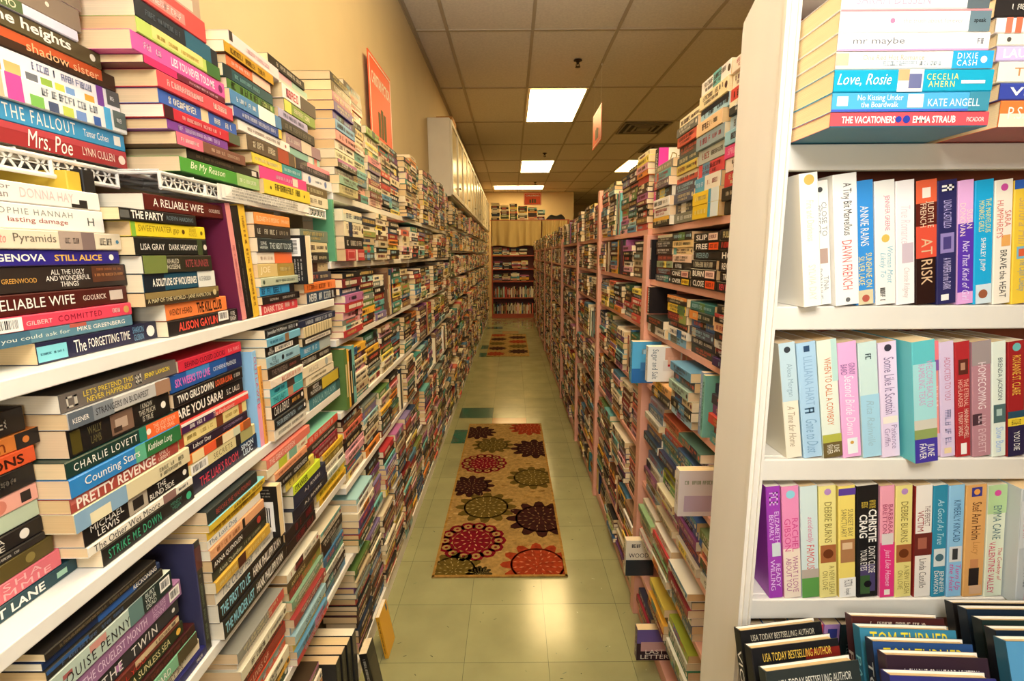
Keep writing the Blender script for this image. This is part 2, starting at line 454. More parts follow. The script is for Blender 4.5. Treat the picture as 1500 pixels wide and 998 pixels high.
# ================================================================== left shelving
XS = -0.53                                   # plane of the spines on the left
U1 = dict(y0=.05, y1=1.47, z=[1.333, 1.06, .783, .50, .09])
U2 = dict(y0=1.485, y1=4.25, z=[1.643, 1.44, 1.205, .975, .725, .48, .09], front=-.002)
U3 = dict(y0=4.265, y1=11.45, z=[1.72, 1.50, 1.27, 1.04, .80, .55, .31, .09], front=-.025)
def shelving(u, label):
    root = empty('wall_shelving', (-.61, (u['y0'] + u['y1']) / 2, 0)); oy = (u['y0'] + u['y1']) / 2; ox = -.61
    for z in u['z']:
        m = MB(); m.box((XL_WALL + .001 - ox, (1.543 if z == 1.643 else u['y0']) - oy, z - .021), (XS + u.get('front', .006) - ox, u['y1'] - oy, z))
        m.build('shelf_board', M_WHITE, root, bevel=.0015)
    m = MB(); m.box((XL_WALL + .001 - ox, u['y0'] - oy, 0.0005), (XS - .012 - ox, u['y1'] - oy, .0685)); m.build('plinth', M_WHITE, root)
    n = 2 if u is U1 else max(2, round((u['y1'] - u['y0']) / .9) + 1)
    zt = max(u['z'])
    for i in range(n):
        y = u['y0'] + .012 + (u['y1'] - u['y0'] - .024) * i / (n - 1)
        zs = sorted(u['z'])
        m = MB()
        for a, b in zip(zs[:-1], zs[1:]): m.box((XL_WALL + .0005 - ox, y - .006 - oy, a + .0002), (-.6765 - ox, y + .006 - oy, b - .0212))
        m.build('upright', M_WHITE, root)
    tag(root, label, 'shelving')
    return root
shelving(U1, 'white wall shelving nearest the camera on the left')
shelving(U2, 'white wall shelving on the left between the nearest shelves and the wall cabinets')
shelving(U3, 'white wall shelving under the wall cabinets far down the left side')

# perforated wire racks carrying the top row
def wire_rack(x0, x1, y0, y1, z, label):
    r = empty('wire_rack', ((x0 + x1) / 2, (y0 + y1) / 2, z)); ox, oy = (x0 + x1) / 2, (y0 + y1) / 2
    fr = MB(); R = .0032
    P = lambda x, y, dz=0.0: (x - ox, y - oy, -R - .0022 + dz)
    nx = 3; ny = round((y1 - y0) / .115)
    for i in range(nx + 1):
        x = x0 + (x1 - x0) * i / nx; fr.tube(P(x, y0), P(x, y1), R, n=8)
    for j in range(ny + 1):
        y = y0 + (y1 - y0) * j / ny; fr.tube(P(x0, y), P(x1, y), R * .85, n=8)
    fr.build('frame', M_WIRE, r)
    lip = MB(); lip.tube(P(x1, y0, -.022), P(x1, y1, -.022), R, n=8)
    for j in range(ny + 1):
        y = y0 + (y1 - y0) * j / ny; lip.tube(P(x1, y), P(x1, y, -.022), R * .8, n=8)
    lip.build('front_lip', M_WIRE, r)
    sh = MB(); c = .021                                           # perforated sheet: a net of leaf-shaped holes
    nxh = int((x1 - x0) / c); nyh = int((y1 - y0) / c); w = .0044
    for i in range(nxh):
        for j in range(nyh):
            ax, ay = x0 + c * i - ox, y0 + c * j - oy
            z0, z1 = -.0021, -.0003
            if (i + j) % 2 == 0:
                a = Vector((ax, ay, 0)); b = Vector((ax + c, ay + c, 0))
            else:
                a = Vector((ax + c, ay, 0)); b = Vector((ax, ay + c, 0))
            d = (b - a).normalized(); n_ = Vector((-d.y, d.x, 0)) * w
            q = [a - n_ * .7, (a + b) / 2 - n_ * 1.5, b - n_ * .7, b + n_ * .7, (a + b) / 2 + n_ * 1.5, a + n_ * .7]
            k = len(sh.v); sh.v += [(p.x, p.y, z1) for p in q] + [(p.x, p.y, z0) for p in q]
            sh.f += [(k, k + 1, k + 2, k + 3, k + 4, k + 5), (k + 11, k + 10, k + 9, k + 8, k + 7, k + 6)] + [(k + t, k + 6 + t, k + 6 + (t + 1) % 6, k + (t + 1) % 6) for t in range(6)]
            sh.c += [(.8, .8, .8, 1)] * 8; sh.m += [0] * 8
    for i in range(0, nxh + 1, 4):
        x = x0 + c * i - ox; sh.box((x - .001, y0 - oy, -.0022), (x + .001, y1 - oy, -.0002))
    for j in range(0, nyh + 1, 4):
        y = y0 + c * j - oy; sh.box((x0 - ox, y - .001, -.0022), (x1 - ox, y + .001, -.0002))
    sh.build('perforated_sheet', M_WIRE, r)
    lp = MB(); c2 = .0105; n2 = int((y1 - y0) / c2); X0, X1 = x1 - ox - .0012, x1 - ox - .0002   # the same net bent down along the front edge
    for j in range(n2):
        for k in range(2):
            a = y0 + c2 * j - oy; b = a + c2; za = -.004 - .0105 * k; zb = za - .0105; w2 = .0021
            if (j + k) % 2: a, b = b, a
            q = [(a, za), (a + (w2 if b > a else -w2) * 1.6, za), (b, zb), (b - (w2 if b > a else -w2) * 1.6, zb)]
            n0 = len(lp.v); lp.v += [(X1, y, z) for y, z in q] + [(X0, y, z) for y, z in q]
            lp.f += [(n0, n0 + 1, n0 + 2, n0 + 3), (n0 + 7, n0 + 6, n0 + 5, n0 + 4)] + [(n0 + t, n0 + 4 + t, n0 + 4 + (t + 1) % 4, n0 + (t + 1) % 4) for t in range(4)]
            lp.c += [(.8, .8, .8, 1)] * 6; lp.m += [0] * 6
    for z in (-.0042, -.0145): lp.box((X0, y0 - oy, z - .0006), (X1, y1 - oy, z + .0006))
    lp.build('perforated_front', M_WIRE, r)
    tag(r, label, 'wire rack', 'perforated wire racks')
RACK_Z = 1.588
wire_rack(-.688, -.590, .12, .778, RACK_Z, 'white perforated wire rack at the left edge carrying the nearest top stack')
wire_rack(-.688, -.530, .783, 1.46, RACK_Z, 'long white perforated wire rack with paper sheets, under the green-spined book')

# ================================================================== wall cabinets high on the left
M_CAB = noisy(mat('cabinet_white', 'e4ddcc', .35), 8, .04)
M_CABD = mat('cabinet_door_panel', 'd9c9a4', .22)
M_KNOB = mat('knob_metal', '8d8778', .3, metal=.8)
def cabinet(y0, y1, label):
    x0, x1, z0, z1 = XL_WALL + .001, -.505, 1.95, 2.577
    ox, oy = (x0 + x1) / 2, (y0 + y1) / 2
    r = empty('wall_cabinet', (ox, oy, z0))
    b = MB(); b.box((x0 - ox, y0 - oy, 0), (x1 - ox, y1 - oy, z1 - z0)); b.build('body', M_CAB, r, bevel=.002)
    for k in range(2):
        a = y0 + .012 + (y1 - y0 - .02) / 2 * k; c = a + (y1 - y0 - .02) / 2 - .008
        d = MB(); w = .035; X0, X1 = x1 - ox + .0005, x1 - ox + .016
        zb, zt = .012, z1 - z0 - .012
        d.box((X0, a - oy, zb), (X1, c - oy, zb + w)); d.box((X0, a - oy, zt - w), (X1, c - oy, zt)); d.box((X0, a - oy, zb + w), (X1, a - oy + w, zt - w)); d.box((X0, c - oy - w, zb + w), (X1, c - oy, zt - w))
        do = d.build('door', M_CAB, r)
        p = MB(); p.box((X0, a - oy + w + .0004, zb + w + .0004), (X0 + .006, c - oy - w - .0004, zt - w - .0004)); p.build('door_panel', M_CABD, do)
        kn = MB(); ky = (c - oy - w / 2) if k == 0 else (a - oy + w / 2)
        kn.lathe([(.004, 0), (.004, .008), (.009, .012), (.009, .018), (.004, .021)], 12)
        ko = kn.build('knob', M_KNOB, do); ko.rotation_euler = (0, PI / 2, 0); ko.location = (X1, ky, .12)
    tag(r, label, 'cabinet', 'white wall cabinets above the left shelves')
N_CAB = 7
for i in range(N_CAB):
    a = 4.37 + i * 1.02
    cabinet(a, a + 1.015, 'white wall cabinet with two panelled doors, ' + (['nearest the orange wall sign', 'second from the orange wall sign', 'third from the orange wall sign', 'fourth from the orange wall sign', 'fifth from the orange wall sign', 'sixth from the orange wall sign', 'farthest of the row, by the back bookcase'][i]))
mb = MB(); mb.box((XL_WALL + .001, 4.40, 1.742), (-.55, 4.42, 1.949)); tag(mb.build('support_bracket', M_WHITE), 'white board bracket holding up the nearest wall cabinet', 'bracket')

# ================================================================== right row: pink bookcases
XR = 0.5
RZ1 = [1.545, 1.365, 1.185, .985, .785, .585, .39, .21, .06]
RZ2 = [1.545, 1.365, 1.19, .945, .70, .455, .22, .06]
POSTS = [.93, 1.845, 2.86, 3.76, 4.95, 6.2, 7.5, 8.8, 10.1]
PTOP = [1.523, 1.523, 1.80, 1.68, 1.60, 1.56, 1.55, 1.55, 1.55]
def right_case(i):
    y0, y1 = POSTS[i], (POSTS[i + 1] if i + 1 < len(POSTS) else 11.3)
    zs = RZ1 if i == 0 else RZ2
    ox, oy = XR + .08, (y0 + y1) / 2
    r = empty('pink_bookcase', (ox, oy, 0))
    a, b = y0 + (.0305 if i else 0), y1 - .022
    for z in zs:
        m = MB(); m.box((XR + .004 - ox, a + .0003 - oy, z - .02), (XR + .15 - ox, b - .0003 - oy, z)); m.build('shelf_board', M_PINK, r, bevel=.0015)
    m = MB(); m.box((XR + .008 - ox, a + .0003 - oy, .0005), (XR + .022 - ox, b - .0003 - oy, zs[-1] - .0205)); m.build('kickboard', M_PINK, r)
    m = MB(); m.box((XR + .151 - ox, a - oy, .0005), (XR + .16 - ox, b - oy, zs[0])); m.build('back_panel', M_PINK, r)
    ends = [(y0 - .0217, y0 + .0302, PTOP[i])] if i else [(y0 - .0175, y0 - .0003, PTOP[i])]
    for p0, p1, zt in ends:
        m = MB(); m.box((XR - .012 - ox, p0 - oy, .0005), (XR + .15 - ox, p1 - oy, zt)); m.build('side_panel', M_PINK, r, bevel=.002)
    names = ['nearest the ivory end bookcase', 'second from the ivory end bookcase', 'third from the ivory end bookcase', 'fourth from the ivory end bookcase', 'fifth from the ivory end bookcase', 'sixth from the ivory end bookcase', 'seventh from the ivory end bookcase', 'eighth from the ivory end bookcase', 'at the far end by the curtain']
    tag(r, 'pink painted bookcase on the right, ' + names[i], 'bookcase', 'pink bookcases along the right side')
for i in range(len(POSTS)): right_case(i)

# ================================================================== ivory end bookcase facing the camera
EY, EX0, EX1 = 0.701, 0.353, 1.28
EZ = [1.600, 1.382, 1.153, .920, .69, .46, .23]
EP = 0.704                                   # plane of the spines
EBACK = .812
def end_case():
    ox, oy = (EX0 + EX1) / 2, (EY + EBACK) / 2
    r = empty('end_bookcase', (ox, oy, 0))
    def bx(a, b, n, m_=M_ENDCAP, bev=.002):
        m = MB(); m.box((a[0] - ox, a[1] - oy, a[2]), (b[0] - ox, b[1] - oy, b[2])); return m.build(n, m_, r, bevel=bev)
    ztop = 1.86
    # left side panel with its top rear corner cut off
    m = MB()
    prof = [(EY, .0005), (EBACK + .014, .0005), (EBACK + .014, 1.785), (EBACK + .012, 1.80), (EY + .02, 1.852), (EY, 1.86)]
    n = len(prof); k = 0
    m.v += [(EX0 - ox, y - oy, z) for y, z in prof] + [(EX0 + .018 - ox, y - oy, z) for y, z in prof]
    m.f += [tuple(reversed(range(n))), tuple(range(n, 2 * n))] + [(i, (i + 1) % n, n + (i + 1) % n, n + i) for i in range(n)]
    m.c += [(.8, .8, .8, 1)] * (n + 2); m.m += [0] * (n + 2)
    m.build('side_panel', M_ENDCAP, r, bevel=.002)
    m = MB()
    m.box((EX0 - .002 - ox, EY - .0075 - oy, .0005), (EX0 + .0175 - ox, EY - .0005 - oy, ztop)); m.box((EX0 + .003 - ox, EY - .0105 - oy, .0005), (EX0 + .0075 - ox, EY - .0076 - oy, ztop)); m.box((EX0 + .012 - ox, EY - .0105 - oy, .0005), (EX0 + .0155 - ox, EY - .0076 - oy, ztop))
    m.build('front_moulding', M_ENDCAP, r)
    bx((EX1, EY, .0005), (EX1 + .018, EBACK + .012, ztop), 'side_panel')
    bx((EX0 + .0185, EBACK + .0005, .0005), (EX1 - .0005, EBACK + .0115, 1.80), 'back_panel', M_REDWOOD, 0)
    bx((EX0 + .0185, EY + .03, 1.8005), (EX1 - .0005, EBACK + .0105, 1.8185), 'top_board')
    for z in EZ:
        bx((EX0 + .0185, EY + .014, z - .018), (EX1 - .0005, EBACK, z), 'shelf_board')
        bx((EX0 + .0185, EY, z - .034), (EX1 - .0005, EY + .0135, z), 'shelf_edge')
    tag(r, 'tall ivory bookcase of romance paperbacks facing the camera at the right', 'bookcase')
end_case()

# ================================================================== red-brown bookcase across the back
BY = 11.5
def back_case():
    zs = [onY(750, 322, BY).z, 1.80, onY(750, 374, BY).z, onY(750, 394, BY).z, onY(750, 412, BY).z, onY(750, 436, BY).z, .10]
    x0, x1 = -.46, 1.30; ox, oy = (x0 + x1) / 2, BY + .15
    r = empty('back_bookcase', (ox, oy, 0))
    def bx(a, b, n, m_=M_REDPAINT):
        m = MB(); m.box((a[0] - ox, a[1] - oy, a[2]), (b[0] - ox, b[1] - oy, b[2])); return m.build(n, m_, r, bevel=.002)
    posts = [x0, onY(783, 400, BY).x, x1 - .03]
    for p in posts: bx((p, BY, .0005), (p + .03, BY + .29, zs[0] - .0255), 'side_panel')
    bx((x0 - .01, BY - .02, zs[0] - .025), (x1 + .01, BY + .3, zs[0]), 'top_board')
    for a, b in zip(posts[:-1], posts[1:]):
        for z in zs[1:]:
            bx((a + .0305, BY + .01, z - .025), (b - .0005, BY + .289, z), 'shelf_board')
        bx((a + .0305, BY + .02, .0005), (b - .0005, BY + .035, .0745), 'kickboard')
    bx((x0, BY + .2905, .0005), (x1, BY + .3, zs[0] - .0255), 'back_panel', M_REDWOOD)
    tag(r, 'red-brown painted bookcase across the far end of the aisle', 'bookcase')
    return zs, posts
BZ, BPOSTS = back_case()

# ================================================================== the nearest stacks on the left, book by book
GT, GM, GL = 'paperbacks on the top row of the left shelves', 'paperbacks on the second row of the left shelves', 'paperbacks on the lower left shelves'
W0, K0 = 'f2ede2', '1b1917'
XT1 = -0.585
T1 = left_stack(XT1, RACK_Z, [
 (105, -60, -30, None, '2c6a55', 'green-spined paperback', [S(.2, .8, 'e9e2cf')]),
 (117, -28, 6, None, 'e7d2d6', 'pale pink paperback', [B(.7, 1, '8c7a66'), S(.3, .65, 'b0506e')]),
 (117, 10, 40, None, '8c7a68', 'grey-brown paperback', [S(.2, .55, 'd9cfba', .4, .6), O(.75, 'e9e2cf', .1)]),
 (112, 44, 58, None, 'ddd9ea', 'lavender-white thin paperback', [B(0, .62, '596b45'), T('PAULO COELHO', .12, .58, 'efe6c8', .2, .8)]),
 (148, 75, 96, None, '55492f', 'olive-brown paperback with large pale lettering', [T('the heights', .22, .76, W0, .15, .9, 'b'), O(.93, 'e9e2cf', .22)]),
 (171, 103, 124, None, '3a2217', 'dark paperback with burnt orange spine', [B(0, .88, 'c5532a', .35, 1), B(.1, .3, '3a1d12', .1, .5), B(.45, .6, '2c1610', .1, .6), T('shadow sister', .3, .85, 'f0b98a', .3, .8)]),
 (184, 128, 154, None, 'f3eef0', 'white paperback with coloured patches along the spine', [B(.02, .1, 'ef9440'), B(.12, .22, 'f0b070', .0, .5), B(.25, .33, '6d7178', 0, .35), B(.35, .43, '8fb04a', 0, .35), B(.45, .52, 'c9cf55', 0, .35), B(.53, .6, '7aa0d0', 0, .35), B(.68, .76, 'f0a03c', 0, .35), B(.79, .85, '7a3f9e'), B(.88, 1, '58595c', .25, 1), S(.3, .75, '8d93b8', .55, .85), S(.91, .96, 'f2f2f2', .5, .7)]),
 (194, 155, 182, None, 'f1efe9', 'white paperback with pink, green and blue blocks', [B(.03, .08, 'f2b793'), B(.1, .2, 'd24f9f'), B(.24, .33, '7dba5a', 0, .45), B(.36, .43, '4c5876', 0, .4), B(.46, .54, 'c2cf5c', 0, .4), B(.56, .64, '7697cf', 0, .4), B(.7, .76, '3c63ab', 0, .4), B(.8, .86, '4db0e2'), B(.88, 1, '5c6a66', .2, 1), S(.3, .76, 'a0a7ad', .55, .85), S(.91, .96, 'f2f2f2', .45, .65)]),
 (194, 184, 206, None, '3f95c4', 'blue paperback with white capitals', [T('THE FALLOUT', .1, .58, W0, .2, .85, 'w'), T('Tamar Cohen', .64, .85, W0, .3, .7), B(.9, .96, W0, .25, .8)]),
 (213, 217, 240, None, '9e2f33', 'dark red paperback directly on the rack', [B(0, 1, 'b8444a', .7, 1), T('Mrs. Poe', .2, .52, W0, .12, .9, 'i'), T('LYNN CULLEN', .6, .88, 'f0d9c8', .3, .72), O(.95, 'f0d9c8', .25)], dict(bottom='4a3a2c')),
], 'the leftmost wire rack stack', GT, depth=.098, ymax=.80)

T2 = left_stack(-.525, RACK_Z + .004, [
 (295, -8, 26, None, 'b59c86', 'grey-brown paperback', [B(.1, .9, 'd8cbb5', .1, .5), S(.3, .8, '5c2a20', .55, .85)]),
 (300, 29, 56, None, 'e2504f', 'coral red paperback', [B(.2, .7, 'ef8f88', .15, .6), S(.25, .65, 'f9d8d2', .25, .5)], dict(bottom='ee5c62')),
 (319, 72, 92, None, '1d2733', 'black paperback with teal patch', [B(.55, .9, '27627a'), S(.1, .5, '5b6670')]),
 (322, 92, 108, None, 'bcd06a', 'pale green and yellow paperback', [B(.15, .75, 'ecd884', .2, 1), S(.2, .7, 'b59a3c', .35, .6), B(.8, 1, '3e6f3a')]),
 (330, 113, 132, 194, 'db5aa5', 'bright pink paperback', [T('LIES YOU NEVER TOLD ME', .36, .86, 'f7e3ef', .25, .75, 'b'), S(.1, .3, 'f0b9d8', .35, .7), O(.94, '7c2e63', .25)]),
 (329, 133, 141, 186, '6b1a35', 'thin maroon and magenta paperback', [B(0, .35, 'd42a6a'), S(.5, .9, 'e8b8c4')]),
 (340, 150, 167, 222, 'e04c59', 'coral pink paperback', [S(.1, .55, 'f6c6c4', .3, .7), S(.66, .9, 'f9dcd4', .3, .7)]),
 (349, 168, 183, 236, '3b63b5', 'blue paperback with white lettering', [S(.1, .42, W0, .25, .75), B(.48, .58, 'e7d0a8'), S(.66, .92, W0, .25, .7)]),
 (351, 187, 200, 240, 'c8283e', 'crimson paperback', [B(.0, .1, '3a0f1f'), B(.82, 1, '55604c'), S(.2, .7, 'f3c2bf')]),
 (335, 192, 203, 247, '7b3f96', 'purple paperback', [S(.15, .85, 'd3b4e0', .3, .75)]),
 (358, 209, 222, 257, '7c5142', 'brown paperback with a pink end', [B(0, .33, 'ea6b83'), S(.05, .28, 'fbe7e6'), S(.45, .9, 'd8b59c')]),
 (381, 232, 242, 277, '201a18', 'thin black paperback', [S(.1, .6, '6a5a48'), B(.88, .96, 'd8d2c8', .2, .8)]),
 (381, 247, 262, 266, '4f9c3c', 'green paperback with handwritten lettering', [T('Be My Reason', .1, .5, 'eef3d8', .2, .85, 'i'), B(.66, 1, '9fc07a'), S(.7, .95, 'eef3d8')], dict(bottom='4d8a45')),
], 'the second wire rack stack', GT, limit=2.03, prev=T1)

T3 = left_stack(-.522, RACK_Z, [
 (409, 102, 115, 336, 'f2dcdc', 'very pale pink paperback', [B(0, .06, '3b3430', .3, 1), S(.3, .8, 'e8b9bd')]),
 (400, 113, 124, 328, 'c89a2c', 'gold paperback', [S(.1, .8, '6f4a12', .25, .7)], dict(bottom='4a2418')),
 (398, 126, 136, 334, 'ee7448', 'orange paperback', [B(.55, 1, 'f5c9b4'), S(.1, .5, 'fbe3d3')]),
 (402, 142, 154, 330, '1d4f58', 'dark teal paperback', [B(0, .15, '132c33'), S(.2, .7, '86b9b8')]),
 (404, 155, 165, 335, '4d7a35', 'green and black paperback', [S(.05, .9, '1d2313', .2, .85), B(.7, .95, 'a9c070', .3, .8)]),
 (411, 170, 184, 336, '4a86b8', 'sky blue paperback', [B(.5, .85, 'f0f2f2'), S(.1, .45, 'e8f0f2')]),
 (412, 186, 196, 340, '34519a', 'indigo blue paperback', [S(.15, .85, 'd7dcf0', .3, .7), B(.92, 1, 'e7c34a')]),
 (426, 209, 219, 346, 'efe9e2', 'white paperback', [S(.15, .8, 'a98f83', .35, .65), O(.9, 'b0575c', .2)]),
 (433, 230, 245, 364, '5d4c3c', 'dark brown paperback', [S(.1, .55, 'd8cbb0', .3, .75), B(.6, .85, 'a8442e')]),
 (444, 246, 256, 372, 'ead04a', 'yellow and teal paperback', [B(.55, 1, '3c9aa0'), S(.05, .5, 'f7edc0'), S(.6, .95, 'd7ecec')]),
 (451, 258, 270, 378, 'dd3f8a', 'hot pink paperback', [S(.3, .65, 'f7c3da'), B(.66, .78, 'e8d8c8', .15, .85)]),
 (453, 271, 285, 386, 'e8cf3e', 'yellow paperback', [S(.2, .75, '4a3f14', .4, .85), O(.12, '4a3f14', .12), O(.85, '4a3f14', .12)]),
], 'the third wire rack stack', GT, limit=2.0, prev=T2)

T4 = left_stack(-.53, RACK_Z, [
 (446, 121, 133, 393, '23201d', 'black paperback', [S(.2, .9, 'd9cfbf', .3, .7)]),
 (452, 134, 147, 400, 'd9cdb9', 'pale mint and pink paperback', [B(0, .5, 'eab3b8', .4, 1), B(.5, 1, 'a9c9b4', .4, 1)]),
 (461, 150, 168, 412, 'f1e8e4', 'white paperback with a red patch', [S(.1, .45, 'd6435d', .2, .8), B(.5, 1, '3a2c2c')]),
 (461, 169, 184, 416, '7e9a3c', 'leaf green paperback', [B(0, .2, 'e6d65a'), S(.25, .8, 'f0edc9', .3, .7)]),
 (450, 176, 188, 408, 'b1abcd', 'lavender grey paperback', [S(.15, .85, '5a5678', .3, .7)]),
 (460, 188, 202, 411, '2b2a26', 'charcoal paperback', [S(.1, .9, '8f8a7e', .3, .7)]),
 (470, 210, 226, 420, '9d7f88', 'dusty pink paperback', [B(.4, .7, 'd9cbb6'), S(.05, .35, 'e8d8d4')]),
 (470, 226, 236, 424, '8ebcae', 'pale teal paperback', [B(.6, .75, 'e6dfd0'), B(.8, .9, 'c4625c')]),
 (483, 242, 256, 434, '2c2430', 'black and rose paperback', [B(.3, 1, 'c9607c', .6, 1), S(.1, .9, 'a79a9e', .2, .5)]),
 (495, 262, 276, 444, 'e9e9ee', 'white paperback with two blue ovals', [O(.2, '5a78b8', .32), O(.75, '5a78b8', .32), S(.4, .6, '5c6a90', .4, .6)]),
 (497, 277, 289, 446, '6d5a3a', 'olive brown paperback', [S(.1, .8, 'd9cfa8', .3, .7)], dict(ymax=1.488, Lmin=.14)),
 (500, 290, 304, 440, 'ece0c2', 'cream paperback', [S(.1, .7, '8a7a52', .3, .7)], dict(ymax=1.488, Lmin=.14)),
], 'the top stack right of hot pink', GT, limit=1.99, prev=T3, ymax=1.54)

def auto_spine(rnd, c):
    dark = sum(lin(c)[:3]) < .75
    ink = rnd.choice(['efe6d2', 'e8d9a8', 'f4f0e8', 'd9c27a', 'e06a4c', 'a8cfd8'] if dark else ['2b2522', '4a2a2a', '28405e', '7c2430', '5a4a32', 'b03a3a'])
    els = []
    r = rnd.random()
    if r < .35:
        a = rnd.uniform(.0, .7); els.append(B(a, a + rnd.uniform(.12, .4) if a < .6 else 1, rnd.choice(PAL)))
    elif r < .5:
        els.append(B(0, 1, rnd.choice(PAL), .6, 1))
    a = rnd.uniform(.06, .2); b = rnd.uniform(.42, .6)
    if rnd.random() < .5: els += [S(a, b, ink, .28, .72), S(b + .06, .9, rnd.choice([ink, 'd8c9a0' if dark else '6a5f50']), .35, .65)]
    else: els += [S(a, .85, ink, .52, .82), S(a + .05, .7, ink, .2, .42)]
    if rnd.random() < .4: els.append(O(.95, ink, .22))
    return els
PAL = ['1c1a1a', '221e22', '2a2320', '15181d', '3a2a22', '402022', '1f2a3c', '243b57', '6b1f24', '8e2a2a', 'b5363a', 'c94f45', 'd9705a', 'e08a3c', 'e6b13c', 'ead25e', 'efe4c4', 'e9dcc0', 'f1ebdf', 'e5d6b4', 'd6c6a2', 'c2b08c', '8f9a55', '5c7a3e', '2f5e48', '3f8a80', '6fb3ae', '9cc4c4', '5c93b4', '3d6f9e', '7e6f9a', '6a3f70', 'b06a98', 'dba0a8', '8a6a4c', '6b4a32', '55503f', '7a8278']
WORDS = [('black', (.012, .011, .011)), ('dark brown', (.06, .03, .02)), ('dark grey', (.06, .06, .06)), ('navy blue', (.015, .04, .11)), ('blue', (.08, .2, .42)), ('light blue', (.25, .45, .6)), ('teal', (.08, .3, .3)), ('pale teal', (.35, .55, .55)), ('green', (.06, .18, .08)), ('olive green', (.25, .3, .1)), ('yellow', (.8, .6, .12)), ('gold', (.6, .35, .06)), ('orange', (.75, .22, .06)), ('coral', (.65, .2, .14)), ('red', (.45, .05, .05)), ('dark red', (.13, .02, .025)), ('pink', (.7, .35, .38)), ('magenta', (.6, .08, .3)), ('purple', (.15, .06, .2)), ('lavender', (.5, .42, .6)), ('cream', (.8, .7, .5)), ('white', (.88, .86, .8)), ('tan', (.5, .4, .25)), ('brown', (.2, .1, .05)), ('grey', (.25, .25, .22))]
def cname(c):
    r = lin(c)[:3]
    return min(WORDS, key=lambda w: sum((a ** .45 - b ** .45) ** 2 for a, b in zip(r, w[1])))[0]
def auto_left(X, base, top, y0, L, cols, where, group, rnd, th=(.017, .03), depth=.125, texts={}):
    """cols: spine colours from top to bottom"""
    n = len(cols); avail = top - base - .004
    ths = [rnd.uniform(*th) for _ in cols]; s = sum(ths) + .0005 * n
    if s > avail: ths = [t * avail / s for t in ths]
    z = base + .0004
    for i in range(n - 1, -1, -1):
        c = cols[i]; t = ths[i]; l = min(L, rnd.uniform(.186, .206)) if L > .186 else L - rnd.uniform(.001, .006)
        r = make_book(l, depth - rnd.uniform(0, .012), t, c, texts.get(i) or auto_spine(rnd, c), rnd=rnd)
        place(r, LEFT_FLAT, (X + rnd.uniform(-.008, .006), y0 + rnd.uniform(0, max(L - l, .001)), z))
        tag(r, '%s paperback, %s in %s' % (cname(c), ord_top(i, n), where), 'book', group)
        z += t + .0005
RND = random.Random(21)
auto_left(-.515, 1.643, 2.0, 1.545, .185, ['2a2622', '6d5c3a', '9a4e6c', '5b458c', '5b458c', '6fa3c8', 'e59a94', 'ece2cc', 'e6ddb5', '3b3026', '6e5c5a', '8fb49a', 'c8bd8a'], 'the purple and blue stack before the orange sign', GT, RND, (.022, .03))
auto_left(-.535, 1.643, 2.03, 1.735, .185, ['3a2a22', '5a4432', 'e9a08c', 'efe4cc', '2a2520', 'e0c28a', 'f1e3c4', 'efe9da', '6aa49c', 'c9c9a0', '74b2b0', '6a8a98', 'e8a894', '5fa398'], 'the tall cream and teal stack before the orange sign', GT, RND, (.022, .03))
auto_left(-.53, 1.643, 1.93, 1.925, .183, ['8fae5c', 'e4dcb4', 'efe6c8', '4f8a58', 'e48a94', '7b668c', '3d4468', '8c2c34', '57702f', '7a3a3c', 'd9b0a0'], 'the stack right in front of the orange sign', GT, RND, (.022, .03))

